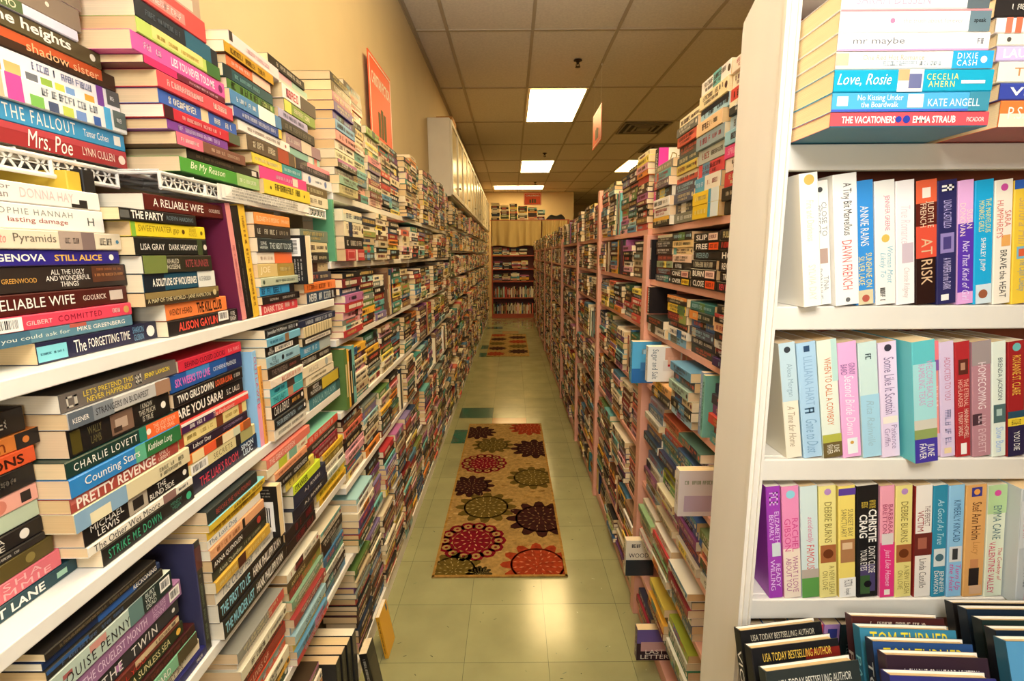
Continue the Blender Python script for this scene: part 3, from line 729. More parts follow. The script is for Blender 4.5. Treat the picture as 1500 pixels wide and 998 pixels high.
# ------------------------------------------------ second row (on the 1.33 shelf)
A = left_stack(-.55, 1.333, [
 (147, 284, 310, None, 'eee8df', 'white paperback with pink and grey lettering', [T('the space for', .02, .4, '8a7f7a', .55, .88), T('every woman', .02, .38, '8a7f7a', .12, .45), T('DONNA HAY', .45, .8, 'efc0bd', .3, .78), B(.84, .9, '2b2624', .05, .5), B(.78, .84, '2b2624', .05, .25)]),
 (153, 314, 346, None, 'f0ece3', 'white paperback with red and grey lettering', [T('SOPHIE HANNAH', .26, .76, '8d8d86', .58, .82, 'w'), T('lasting damage', .34, .72, '9c4a40', .22, .48), T('H', .87, .92, '4a4a46', .3, .65)]),
 (174, 346, 370, None, 'dfd2b8', 'cream paperback with a grey picture', [T('The Ride to', .0, .2, 'd9867c', .3, .8, 'i'), T('Pyramids', .24, .5, '6b6152', .25, .8), B(.52, .78, 'a99689'), B(.68, .78, '7d6a66'), S(.56, .66, '7a6c62'), S(.82, .92, '9a8f7c', .3, .7), O(.965, '3f7f9f', .12)]),
 (175, 371, 391, None, '2d2483', 'deep blue paperback', [T('LISA GENOVA', .0, .44, W0, .28, .74, 'b'), T('STILL ALICE', .5, .85, 'e5b552', .28, .7, 'b'), O(.93, W0, .22)]),
 (188, 392, 424, None, '2e2521', 'thick dark brown paperback', [T('BRYN GREENWOOD', -.0, .3, 'd8a24c', .38, .56), T('ALL THE UGLY\nAND WONDERFUL\nTHINGS', .36, .68, W0, .15, .85), B(.7, .98, '5a3524', .25, .95), S(.72, .97, 'c78a56', .5, .62), S(.74, .97, 'a86838', .75, .85)]),
 (188, 425, 450, None, '4a1814', 'dark red paperback with white capitals', [T('A RELIABLE WIFE', .0, .58, W0, .28, .78), T('GOOLRICK', .64, .82, 'e8d8cc', .38, .66), B(.85, .96, 'cbbdb0', .25, .8)]),
 (191, 448, 466, None, 'e0455c', 'rose red paperback with bar code', [('bar', .0, .2, .05, .95), T('GILBERT', .22, .38, 'f5c7c4', .3, .6), T('COMMITTED', .42, .74, '8c1a30', .28, .7, 'w'), S(.8, .9, 'f5c7c4', .35, .7), O(.95, 'd2a05c', .3)]),
 (193, 466, 482, None, '5a8596', 'misty blue paperback', [B(0, .25, '41687c'), T('all you could ask for', .02, .5, 'dbe2d4', .25, .65), T('MIKE GREENBERG', .55, .93, W0, .32, .68), B(.5, .62, 'b55a4c', .7, 1)]),
 (230, 478, 504, None, '20203c', 'long navy paperback', [B(.0, .2, '78c3cf', .1, .8), S(.02, .18, '2b5a6a', .4, .5), T('The', .25, .34, W0, .2, .8), T('FORGETTING TIME', .36, .72, W0, .28, .74), T('SHARON\nGUSKIN', .75, .86, '78a8c8', .12, .88), O(.93, 'f1ede4', .32)]),
], 'the nearest stack under wire rack', GM, depth=.115)

Bk = left_stack(-.53, 1.333, [
 (339, 301, 318, 214, '571815', 'dark red paperback set across the top', [T('A RELIABLE WIFE', .08, .63, W0, .28, .78), T('GOOLRICK', .7, .85, 'e0cfc4', .38, .62), O(.94, 'c8b0a4', .2)]),
 (269, 323, 337, None, '1e1c1c', 'black paperback', [B(0, .1, '5c5c58', .2, .8), T('THE PARTY', .12, .52, W0, .2, .85, 'b'), T('ROBYN HARDING', .56, .95, '6f8088', .32, .7)]),
 (301, 341, 357, 176, 'e3c92d', 'yellow paperback', [B(0, .05, '7fae3c'), T('SWEETWATER gap', .08, .6, '8c7a1c', .25, .8), O(.66, '5a3d14', .18), T('DENISE\nHUNTER', .74, .87, 'b49a24', .2, .8), O(.94, '6b5a14', .16)]),
 (302, 358, 378, 184, '1a1c1a', 'black paperback with thin white capitals', [T('LISA GRAY', .06, .36, 'e4e0d6', .3, .64), T('DARK HIGHWAY', .42, .84, 'e4e0d6', .3, .64), B(.84, .92, '3f4a2c'), O(.965, 'd8d2c4', .18)]),
 (303, 380, 400, 182, '2c2a1e', 'dark paperback with an olive patch', [B(.0, .3, '6f7c40'), T('KHALED\nHOSSEINI', .3, .48, 'd8d2bc', .2, .8), T('KITE RUNNER', .57, .94, 'a84a4c', .28, .74)]),
 (315, 402, 422, 192, '1f4c60', 'blue-black paperback with a white end', [B(0, .25, '14202a'), B(.72, 1, 'dfe0da'), T('A SOLITUDE OF WOLVERINES', .1, .7, W0, .28, .72, 'b'), T('ALICE HENDERSON', .74, .93, '3b3f42', .4, .68)]),
 (319, 423, 438, 212, '3a2f20', 'brown paperback', [B(0, 1, '8a7648', .55, 1), T('A MAP OF THE WORLD - JANE HAMILTON', .02, .86, 'e0d2a4', .15, .55), O(.93, 'c9b98a', .25)]),
 (327, 440, 459, 211, 'ee8143', 'orange paperback with black capitals', [T('WENDY HEARD', .04, .38, '3a1f12', .28, .66), T('THE KILL CLUB', .46, .9, '261510', .15, .85, 'b')]),
 (350, 455, 472, 232, '241f1e', 'black paperback with red capitals', [T('ALISON GAYLIN', .12, .66, 'e8503f', .22, .8, 'b'), ('bar', .68, .84, .3, 1.0), T('IF I DIE\nTONIGHT', .86, .97, W0, .15, .85)]),
], 'the second stack under wire rack', GM, limit=1.55, prev=A)

# uprights between two stacks: maroon and pink, black, yellow - leaning
def upright(side, X, y0, z0, L, D, t, cover, elems, label, group, lean=0.0, **kw):
    r = make_book(L, D, t, cover, elems, **kw)
    if side < 0: place(r, LEFT_UP, (X, y0, z0 + L * math.cos(lean)), lean)
    else: place(r, RIGHT_UP, (X, y0, z0 + L * math.cos(lean)), lean)
    tag(r, label, 'book', group); return r
yb = max(b[1] for b in Bk if b[2] < 1.45)
lean_a = .10
y_a = solveY(-.53, 1.45, 318)
def lean_upright(y_foot, t, L, D, cover, els, label, X=-.528, **kw):
    # the top tips towards the camera; its foot stands on the shelf
    r = make_book(L, D, t, cover, els, **kw)
    place(r, LEFT_UP, (X, y_foot - L * math.sin(lean_a), 1.3336 + L * math.cos(lean_a)), lean_a)
    tag(r, label, 'book', GM)
yf = yb + .006
lean_upright(yf, .019, .222, .125, 'e0908c', [S(.35, .85, 'c87078', .35, .65)], 'upright pink-spined book with a maroon cover, leaning beside the orange and black stack', back_elems=[B(0, 1, '6a2440')], bottom='6a2440')
lean_upright(yf + .0197, .026, .219, .125, '1c1a19', [S(.3, .9, '6f675c', .3, .45)], 'upright black book leaning between the pink and the yellow spines')
lean_upright(yf + .0464, .024, .224, .13, 'e6b93a', [S(.1, .9, '8c5a1c', .3, .6)], 'upright yellow book leaning at the end of the dark uprights')

y_c0 = yf + .0464 + .026
Ck = left_stack(-.522, 1.333, [
 (420, 318, 333, 343, 'e8944a', 'orange paperback', [T('ELIZABETH IS MISSING', .06, .66, 'f8dcb8', .3, .7), T('EMMA HEALEY', .74, .97, 'f8dcb8', .35, .65)]),
 (412, 331, 348, 357, '38312a', 'dark brown paperback', [S(.06, .6, 'd8d0bd', .3, .7), S(.66, .92, 'bdb39c', .35, .65)]),
 (417, 350, 368, 356, '2a3538', 'blue-black paperback', [T('SOPHIE\nHANNAH', .04, .24, 'cdd5d2', .2, .75), T('THE NEXT TO DIE', .3, .94, 'd5e0e0', .22, .68)]),
 (426, 369, 384, 364, 'f0e2cf', 'white and orange paperback', [B(.46, 1, 'ee7340'), S(.08, .42, 'd6b8a0', .35, .6)]),
 (432, 387, 404, 372, 'd4bb7c', 'cream and gold paperback', [B(.5, 1, 'ab8f45'), T('JOE', .05, .3, 'f3e3c0', .2, .8), S(.55, .9, 'd8c588', .4, .7)]),
 (436, 406, 417, 371, 'b9c2a8', 'pale sage paperback', [S(.35, .9, '7d8672', .35, .65), O(.06, '4c5a48', .25)]),
 (432, 420, 432, 370, '3795cc', 'blue paperback', [S(.04, .6, '173f5e', .2, .8), B(.84, 1, '1c1a1c')]),
 (438, 430, 440, 381, '231d1e', 'black paperback with small grey lettering', [S(.15, .4, 'c9c2b8', .35, .65), S(.5, .85, 'c9c2b8', .35, .65)]),
 (437, 441, 454, 384, 'd8434c', 'red paperback', [T('DARK TIDE', .05, .56, 'f3cfc4', .2, .8, 'b'), S(.62, .9, 'f3cfc4', .3, .8)]),
], 'the stack by leaning yellow book', GM, limit=1.56, prev=[(0, y_c0, 1.333, 1.56)])

Dk = left_stack(-.525, 1.333, [
 (497, 416, 432, 447, 'ee8140', 'bright orange paperback', [S(.08, .85, 'b5511f', .25, .75)]),
 (496, 430, 449, 451, '29415c', 'blue-black paperback with large white lettering', [B(.75, 1, '241d20'), T('NEVER', .06, .3, 'e6ebee', .15, .85, 'b'), S(.36, .92, 'dfe5e8', .15, .85)]),
], 'the pair under bar-coded black book', GM, prev=Ck, ymax=1.498)
ytop = max(b[3] for b in Dk)
yD = min(b[0] for b in Dk)
# books standing with a whole cover towards the camera
SIDE_IN = frame((0, 0, -1), (-1, 0, 0))           # on its spine, head to the aisle, back cover to the camera
UP_IN = frame((-1, 0, 0), (0, 0, 1))              # upright, fore-edge to the aisle, back cover to the camera
y_ = max(b[1] for b in Ck if b[3] > ytop) + .003
r = make_book(.165, .118, .032, '1c1b1b', [S(.1, .9, 'cfc8ba')], back_elems=[('bar', .06, .42, .62, .92)] + [S(.48 + .0 * i, .94, 'd8d2c6', .10 + .045 * i, .118 + .045 * i) for i in range(19)] + [S(.06, .4, 'bdb6aa', .1 + .05 * i, .115 + .05 * i) for i in range(4)])
place(r, SIDE_IN, (-.498, y_, ytop + .0008))
tag(r, 'black paperback with its bar-coded back cover turned to the camera', 'book', GM)
auto_left(-.53, ytop, 1.545, y_ + .036, 1.482 - (y_ + .036), ['6f7a6a', 'd9c9a0', '2a2624', 'c9b48c', '3a3a44'], 'the short stack right of the bar-coded black book', GM, RND, (.024, .032), depth=.11)

# ------------------------------------------------ third row (on the 1.06 shelf)
G_ = left_stack(-.565, 1.06, [
 (38, 593, 625, None, '2e2622', 'dark brown paperback', [S(.3, .9, 'cfc5b4', .3, .65)]),
 (57, 620, 640, None, 'e8853a', 'orange paperback with a black end', [B(.86, 1, '241d1c'), O(.92, 'e8853a', .22), T('woman', .5, .8, '8a3a14', .15, .7)]),
 (50, 650, 671, None, 'e75a2c', 'orange-red paperback', [T('OBSESSIONS', .4, .93, '3b140a', .2, .78, 'b')]),
 (50, 673, 700, None, '1d1a19', 'black paperback', [S(.5, .9, '6d6458', .4, .65)]),
 (56, 703, 725, None, 'e9a794', 'peach pink paperback with a black bow', [O(.78, 'cf7d68', .38), B(.9, .96, '231b1c', .2, .8), S(.3, .65, 'f6dccf')]),
 (60, 743, 765, None, 'b9c8ac', 'pale mint paperback', [S(.3, .75, '93a488', .35, .65)]),
 (63, 765, 786, None, '1f1c1b', 'black paperback with a white disc', [T('GYTHA\nLODGE', .55, .78, 'cfc8b8', .12, .88), O(.89, 'efe9dc', .3)]),
 (65, 788, 796, None, '2a2623', 'thin black paperback', [S(.5, .85, 'cfc8b8')]),
 (77, 798, 820, None, '5a4c24', 'olive brown paperback', [O(.86, '8f7e42', .28), S(.3, .7, '8f7e42', .35, .65)]),
 (88, 822, 845, None, 'e0707a', 'coral pink paperback', [T('ASHA\nLEMMIE', .5, .93, 'f0b8b4', .12, .88, 'w')]),
 (111, 848, 866, None, '1f4149', 'dark teal paperback', [T('THE MARKET LANE', .05, .78, W0, .22, .8, 'b'), B(.86, .93, '9fc9ae', .3, .7)]),
], 'the leftmost third-row stack', GL, depth=.105)

Ek = left_stack(-.53, 1.06, [
 (261, 526, 547, 92, '6d645c', 'grey-brown paperback with yellow capitals', [S(.02, .12, 'c9c1b0', .2, .8), T("LET'S PRETEND THIS\nNEVER HAPPENED", .16, .56, 'e4c93c', .15, .85), S(.58, .64, 'c9c1b0', .2, .8), T('JENNY LAWSON', .66, .92, 'e4c93c', .32, .7, 'b')], dict(top='5c554d')),
 (248, 550, 569, 73, 'b9b7b3', 'grey paperback fading to cream', [B(0, .2, '5c646c'), B(.2, .38, '7d8388'), B(.82, 1, 'a07c64'), T('KEENER', .03, .16, W0, .3, .6), T('STRANGERS IN BUDAPEST', .22, .74, '2c2a2a', .28, .72)]),
 (251, 569, 602, 80, '1c1a18', 'thick black paperback with a photograph on the spine', [B(.02, .1, '4c4218', .1, .9), T('WALLY\nLAMB', .16, .28, '6b6340', .2, .85), B(.36, .58, '7a5f4e', .12, .92), B(.4, .52, 'b39b88', .3, .7), B(.38, .46, '3c2c24', .2, .4), T('I KNOW\nTHIS MUCH\nIS TRUE', .64, .82, 'cfc7b4', .15, .9), O(.92, W0, .15)]),
 (262, 602, 621, 97, '1d3830', 'dark green paperback with an orange end', [B(.58, .65, '2b7c62'), B(.65, 1, 'ee6a33'), T('CHARLIE LOVETT', .05, .56, W0, .28, .74, 'w'), O(.67, 'e8e0d0', .22), T('THE LOST BOOK\nOF THE GRAIL', .72, .96, 'f7c9a8', .15, .85)]),
 (262, 624, 646, 90, '2f7fc0', 'blue and green paperback', [B(.52, .62, '5fae8a'), B(.62, 1, '2d6f3c'), T('Counting Stars', .1, .56, W0, .2, .8), T('Kathleen Long', .64, .9, W0, .22, .75, 'i')]),
 (261, 647, 664, 92, 'a5473c', 'brick red paperback with bold cream capitals', [B(0, .2, 'c0655a', .6, 1), T('PRETTY REVENGE', .04, .74, 'f3e6d8', .12, .88, 'b'), T('EMILY\nLIEBERT', .77, .9, 'f0d5c4', .15, .85)]),
 (276, 661, 683, 105, 'd9cda6', 'cream and pale blue paperback', [B(0, .38, '86a8c2'), B(.1, .25, 'e8ddb8', .0, .6), S(.66, .93, '8a8468', .5, .75), S(.68, .9, '8a8468', .2, .42)]),
 (278, 684, 707, 108, '1b1919', 'black paperback with a photograph of players', [T('MICHAEL\nLEWIS', .05, .32, W0, .15, .88), B(.36, .54, 'b5a894', .05, .95), B(.4, .5, '2a2522', .2, .8), T('THE\nBLIND SIDE', .56, .82, W0, .15, .85), O(.95, W0, .18)]),
 (282, 707, 719, 125, 'ece4d2', 'thin cream paperback', [T('The Other Wes Moore', .04, .62, '2b2725', .15, .85), B(.66, .8, '8c6a64'), S(.83, .96, '3a3530', .35, .65)]),
 (284, 720, 742, 122, '211f1d', 'black paperback with green capitals', [T('STRIKE ME DOWN', .05, .58, '3fae82', .25, .75, 'w'), T('MINDY\nMEJIA', .7, .84, '4d8a72', .2, .8), O(.93, '3fae82', .25)]),
], 'the wide third-row stack', GL, prev=G_)

Fk = left_stack(-.535, 1.06, [
 (353, 500, 513, 262, 'd92f45', 'red paperback', [T('BEHIND CLOSED DOORS', .08, .7, '4a0d18', .25, .72), T('B.A. PARIS', .76, .96, 'f0a8ae', .3, .66)]),
 (355, 518, 537, 250, '2456a0', 'bright blue paperback', [B(.75, 1, '1d2c60'), B(.2, .5, '3f86c8', .5, 1), T('SIX WEEKS TO LIVE', .06, .5, 'dd6fc0', .25, .72, 'b'), T('CATHERINE McKENZIE', .55, .9, 'dfe6f0', .35, .62)]),
 (354, 540, 555, 254, '1f1b1b', 'black paperback with white and orange capitals', [T('TWO GIRLS DOWN', .04, .52, W0, .22, .8, 'b'), T('LOUISA LUNA', .55, .82, 'e8643a', .25, .75, 'b'), S(.85, .95, 'd8d0c4')]),
 (358, 558, 577, 258, '1b1a1a', 'black paperback with heavy white capitals', [T('ARE YOU SARA?', .03, .66, W0, .22, .8, 'b'), T('S.C. LALLI', .72, .93, W0, .3, .66)]),
 (362, 579, 590, 264, 'e6463f', 'white and red paperback', [B(0, .45, '43204a'), B(0, 1, 'f1e6da', .7, 1), S(.1, .3, 'f0e6e0', .2, .6), T('The Perfectionist', .42, .75, 'f4cfc0', .1, .6, 'i')]),
 (361, 591, 605, 262, 'e8d48e', 'pale yellow paperback', [B(.5, .6, '7a3f22'), B(.86, .92, 'b5542c'), B(0, .06, 'a8402a'), S(.1, .45, 'b59848'), S(.64, .84, 'b59848')]),
 (362, 605, 616, 266, '2c1d2e', 'dark purple paperback', [T('Labor Day', .1, .36, W0, .2, .8), T('JOYCE MAYNARD', .56, .9, 'a78aa8', .3, .68)]),
 (366, 617, 628, 270, 'e0742f', 'patchwork orange and cream paperback', [B(.06, .22, 'ecd49c'), B(.22, .4, 'e25a35'), B(.4, .5, '5a2b18'), B(.5, .68, 'ead9b0'), B(.68, .8, 'cfd4b8'), B(.86, 1, 'a5592f')]),
 (373, 629, 643, 272, 'ded09a', 'cream paperback with a bar code', [('bar', .02, .24, .1, .9), T('SECRETS', .32, .6, '6b5c34', .25, .7, 'w'), B(.66, .74, '2a2420'), B(.74, .95, 'a7a26a')]),
 (377, 645, 666, 282, '1e2034', 'navy paperback with red capitals', [T("THE LIAR'S ROOM", .1, .66, 'd33b50', .22, .74), T('SIMON\nLELIC', .72, .93, 'cfe0ee', .15, .85, 'b'), B(.7, .96, '26466a', .8, 1)]),
], 'the red-topped third-row stack', GL, limit=1.31, prev=Ek)
yF = max(b[1] for b in Fk)
upright(-1, -.53, yF + .002, 1.0606, .205, .125, .0165, '8fbfe4', [B(.55, 1, 'ea9fb8'), T('OUTLAWED', .06, .6, 'd43a68', .25, .78, 'w')], 'upright pale blue and pink spine with red lettering sideways', GL)
upright(-1, -.528, yF + .019, 1.0606, .17, .12, .012, 'e39a3a', [S(.2, .9, '9a5a14')], 'upright narrow orange spine behind the pale blue and pink one', GL)
FE = [(0, yF + .033, 1.06, 1.31)]

Lk = left_stack(-.515, 1.06, [
 (424, 473, 487, 353, '23262a', 'black paperback with small white lettering', [T('Jennifer McMahon', .05, .6, 'dfe4e6', .25, .8), S(.66, .86, 'b9c4c8', .3, .75), O(.93, 'dfe4e6', .2)]),
 (423, 487, 500, 356, '6fb0cc', 'light blue paperback', [B(.5, .62, '8a6a4a'), S(.08, .45, '3f7a98', .3, .65)]),
 (436, 490, 505, 372, '22201f', 'black paperback with a white band', [T('SALLY\nHEPWORTH', .06, .22, W0, .15, .85), B(.25, .8, 'e9e4da', .2, .75), S(.28, .78, '2a2624', .32, .62)]),
 (437, 504, 521, 372, '8fb9cc', 'sky grey paperback', [T('FOE\nMcGUIRE', .08, .32, '2c3e48', .15, .85), S(.55, .85, '4d6672', .35, .6), O(.45, '2c3036', .25)]),
 (437, 521, 538, 380, '28211f', 'black paperback with dim red capitals', [T('THE MAIDENS', .1, .55, '8c7a70', .25, .72), S(.62, .9, '9a5a4c', .35, .62)]),
 (438, 538, 551, 375, 'ecdccb', 'white and salmon paperback', [S(.3, .9, 'e08e72', .25, .75)]),
 (437, 551, 564, 376, '3fa6b4', 'turquoise paperback with a dark picture', [B(.48, .72, '4a3a34'), S(.05, .42, '1f5f6a', .3, .7)]),
 (437, 564, 578, 378, '4fb4bb', 'pale turquoise paperback', [B(.5, .66, 'b58a6a'), T('THE LAST', .06, .42, '23727c', .2, .8, 'b')]),
 (440, 573, 593, 380, '1f1a1a', 'black paperback with curly white lettering', [T('Cold & DEVILS', .06, .5, W0, .15, .8, 'i'), S(.6, .85, 'd9a050', .3, .6), O(.94, W0, .2), B(0, 1, 'c2484c', .9, 1)]),
 (440, 593, 610, 381, '23282c', 'black paperback with grey-blue capitals', [T('THE GIRL BENEATH THE SEA', .05, .62, 'a9c0cc', .25, .7), S(.68, .88, '9ab0ba', .35, .62), O(.94, W0, .2)]),
 (441, 611, 628, 384, 'e4dfd0', 'cream paperback with tiny grey print', [S(.1, .9, 'a39c8a', .35, .65)]),
], 'the stack after pale blue upright', GL, limit=1.31, prev=FE)

Mk = left_stack(-.522, 1.06, [
 (490, 459, 475, 430, '232c4a', 'navy paperback lying with its cover upward', [S(.2, .9, 'd8dfe8', .25, .75)], dict(top='232b48')),
 (485, 487, 510, 444, 'dccb9f', 'cream paperback with a striped bar-like spine', [B(.05 + .09 * i, .07 + .09 * i, '8f866a') for i in range(10)]),
 (485, 500, 518, 443, '2b2522', 'black and white paperback', [B(.08, .96, 'e3ddd0', .25, .75), S(.12, .9, '4a4440', .38, .62)]),
 (485, 510, 534, 442, '4590b8', 'blue and grey paperback', [B(.6, 1, 'a9b4b4'), S(.1, .55, 'dbe8ee', .3, .7)]),
 (485, 523, 543, 441, '231f1e', 'black paperback with pale capitals', [S(.05, .5, 'd3ccbc', .25, .72), S(.6, .92, 'd3ccbc', .3, .7)]),
 (486, 533, 556, 441, 'e9dcc0', 'cream paperback with a grey oval', [O(.78, 'a5b0ae', .4), T('ALICE', .2, .5, 'b3a88a', .25, .7)]),
 (489, 545, 566, 449, 'ecdfc0', 'ivory paperback', [S(.1, .7, 'a08b62', .35, .6)]),
 (496, 551, 581, 450, '2a2620', 'black paperback with yellow panels', [B(.42, .96, 'c9b13a', .1, .95), T('NICOLE\nMcDONOUGH', .08, .38, W0, .2, .85)]),
 (499, 569, 596, 455, '46838c', 'slate teal paperback', [T('PAULA McLAIN', .1, .8, 'a8cccb', .22, .72, 'w'), B(.85, 1, '33605f')]),
], 'the last third-row near stack', GL, limit=1.30, prev=Lk)

# ------------------------------------------------ fourth row (on the .783 shelf)
H_ = left_stack(-.56, .783, [
 (61, 952, 1010, None, '23302f', 'thick dark paperback with a teal picture', [B(.3, .85, '4f8a92', .2, .9), B(.5, .7, 'bcd0cc', .3, .7), S(.1, .9, 'd8d8cc', .05, .15)]),
 (63, 1011, 1045, None, '3a3a32', 'dark grey paperback', [S(.2, .9, 'c9c0a8')]),
 (66, 1046, 1080, None, '8a3a34', 'brick red paperback', [S(.2, .9, 'e0cdb4')]),
 (70, 1081, 1120, None, 'd8c9a0', 'cream paperback', [S(.2, .9, '5a4c3a')]),
], 'the bottom left corner stack', GL, depth=.11, limit=1.03)
Ik = left_stack(-.53, .783, [
 (226, 797, 803, 64, '26221f', 'very thin black paperback', [S(.1, .9, '77684e', .3, .7)]),
 (235, 803, 810, 64, '1d2f52', 'thin dark blue paperback', [B(.4, .75, '2f5ca0'), T('RECKONING', .72, .96, W0, .15, .9, 'b')]),
 (236, 812, 822, 66, '2a2825', 'charcoal paperback', [S(.1, .6, '5c6f8c', .3, .7), B(.0, .3, '30588c', .6, 1)]),
 (249, 808, 831, 60, 'b3c4b6', 'thick pale mint paperback with dark capitals', [B(.6, .72, '5f7f7c'), B(.72, 1, '22312f'), B(.3, .42, 'c98f84', .55, .9), B(.12, .18, 'a55a58', .5, .7), T('LOUISE PENNY', .1, .6, '2c2626', .16, .62, 'w'), T('BURY\nYOUR\nDEAD', .74, .84, 'd8dfd6', .1, .9), ('bar', .88, .98, .25, .85)], dict(top='cbd3c4')),
 (265, 823, 844, 90, '94688f', 'mauve paperback with pale capitals', [T('THE CRUELEST MONTH', .12, .64, 'dcc4d8', .28, .72), T('LOUISE\nPENNY', .7, .83, 'c9a8c4', .15, .85), ('bar', .87, .98, .2, .85), O(.05, 'cf8a3c', .2)]),
 (264, 847, 866, 100, '302f33', 'dark slate paperback with thin white capitals', [T('THE  TWIN', .26, .76, 'e6e2da', .2, .75, 'w'), S(.04, .14, '9a5a98', .2, .6), B(.37, .42, 'b07aa8', .3, .7), O(.94, 'd8d4cc', .14)]),
 (262, 868, 880, 116, '5e2620', 'dark red paperback', [B(.5, 1, 'cbb58e', .45, 1), T('KILL YOU', .3, .6, 'b8302c', .1, .6), S(.72, .96, '6b5a48', .55, .85)]),
 (270, 886, 902, 120, '27301f', 'blackish green paperback with yellow capitals', [T('PERRY', .12, .36, 'd8b84a', .1, .85, 'b'), T('A SUNLESS SEA', .44, .84, 'e0d59a', .25, .75), O(.94, 'e8b94a', .25)]),
 (284, 908, 920, 130, '3a1718', 'dark maroon paperback', [S(.05, .35, W0, .15, .75), S(.5, .9, '7a3a34', .3, .7)]),
 (287, 920, 936, 150, '78b08a', 'mint green paperback', [B(.75, 1, '4a3f2c'), T('HANNAH PITTARD', .12, .66, W0, .25, .72)]),
 (295, 934, 948, 160, 'e4d9bb', 'ivory paperback', [T('ELIZABETH\nPHILLIPS', .5, .82, '6a5c44', .15, .85), S(.1, .3, 'b06a50')]),
 (301, 950, 962, 190, '23245c', 'deep navy paperback', [T('COVENTRY', .2, .55, 'a5aee0', .25, .7), S(.85, .95, W0)]),
], 'the mint-and-mauve lower stack', GL, limit=1.03, prev=H_)
yI = max(b[1] for b in Ik)
upright(-1, -.53, yI + .002, .7836, .205, .12, .016, '2c2a22', [B(.05, .25, '5a2a24'), S(.3, .9, '6f7a58', .3, .6)], 'upright dark spine between the mint stack and the black thriller pair', GL, bottom='3c3c5c')
Jk = left_stack(-.515, .783, [
 (374, 688, 704, 301, '2c3230', 'charcoal paperback with red lettering', [T('BEFORE SHE WAS FOUND', .15, .85, 'b5483c', .28, .68)]),
 (386, 707, 716, 304, 'd9b93a', 'turquoise-topped yellow paperback', [S(.4, .95, '7a5a14', .3, .7)], dict(top='7fc4c8')),
 (386, 716, 726, 305, 'eec23c', 'bright yellow paperback', [S(.1, .85, 'a87c1c', .25, .75)]),
 (384, 722, 733, 306, 'ece6d6', 'white paperback with blue lettering', [T('The Lost Dog', .02, .5, '33607c', .15, .85)]),
 (387, 733, 746, 306, 'e3a678', 'peach orange paperback', [B(.55, .6, '2a2422'), S(.1, .5, 'b8713c', .3, .7)]),
 (389, 746, 760, 308, '2b2320', 'dark brown paperback with white capitals', [T('ANNA QUINDLEN', .02, .5, W0, .25, .75), O(.84, 'b23c34', .35)]),
 (390, 758, 770, 310, '37392e', 'dark olive paperback', [T('Anna Quindlen', .1, .5, 'cfc8a8', .2, .75), S(.55, .9, 'a09a78', .35, .65)]),
 (394, 772, 786, 313, 'cfa542', 'mustard paperback', [B(.36, .5, '4a2018'), S(.05, .34, 'eed98c'), S(.54, .9, 'eed98c')]),
 (402, 777, 793, 319, 'e9e3d4', 'off-white paperback with grey script', [T('The Other Half', .1, .6, '5a6a74', .2, .8, 'i'), S(.65, .95, 'a8a294', .35, .6)]),
 (416, 788, 810, 323, '201d1c', 'black paperback with pale blue and white capitals', [T('THE FIRST TO LIE', .02, .42, '8fd0e4', .22, .78, 'b'), T('HANK PHILLIPPI RYAN', .47, .94, W0, .22, .78, 'b')]),
 (419, 806, 828, 328, '1e1d1d', 'second black paperback with pale blue and white capitals', [T('THE MURDER LIST', .02, .42, '8fd0e4', .22, .78, 'b'), T('HANK PHILLIPPI RYAN', .46, .92, W0, .22, .78, 'b')]),
], 'the black thriller pair stack', GL, limit=1.035, prev=[(0, yI + .02, .783, 1.03)])
yJ = max(b[1] for b in Jk)
zt_ = Jk[1][3]; ys_ = max(b[1] for b in Jk[2:] if b[2] < zt_ + .12) + .002
KJ = left_stack(-.515, .783, [
 (455, 613, 628, 393, 'e27a68', 'coral paperback', [T('THE GREAT GODDEN', .05, .6, 'fae0d4', .22, .75)]),
 (452, 630, 644, 394, 'e8dfc0', 'cream paperback with green blocks', [B(.25, .45, 'b9c43c'), B(.5, .7, '7aaa94'), S(.75, .95, 'b56a48')]),
 (450, 646, 658, 396, 'e39a70', 'salmon paperback', [S(.1, .8, 'a8542c')]),
 (450, 660, 676, 397, '231f1e', 'black paperback with thin white capitals', [T('GORDON REECE', .5, .95, W0, .25, .7), S(.05, .42, 'cfc8b8')]),
 (456, 676, 694, 421, 'e6cf5c', 'pale yellow paperback', [S(.1, .85, '8a6f1c', .3, .7)]),
 (467, 706, 722, 431, 'cfe23a', 'lime yellow paperback', [T('STRANGER', .05, .5, '3f4a14', .2, .8, 'b')]),
 (478, 722, 742, 432, '222a44', 'midnight blue paperback', [T('A.J. RIVERS', .3, .8, W0, .3, .65)]),
 (480, 742, 760, 430, '1d2233', 'blue-black paperback', [T('A.J. RIVERS', .3, .8, W0, .3, .65)]),
 (455, 763, 782, 412, '241c20', 'black paperback with dark red letters', [S(.3, .9, '8c2a34', .2, .8)]),
 (455, 782, 800, 412, '221b1d', 'second black paperback with dark red letters', [S(.3, .9, '8c2a34', .2, .8)]),
], 'the lime-spined lower stack', GL, limit=1.035, prev=Jk + [(0, ys_ + .024, zt_, zt_ + .122)])
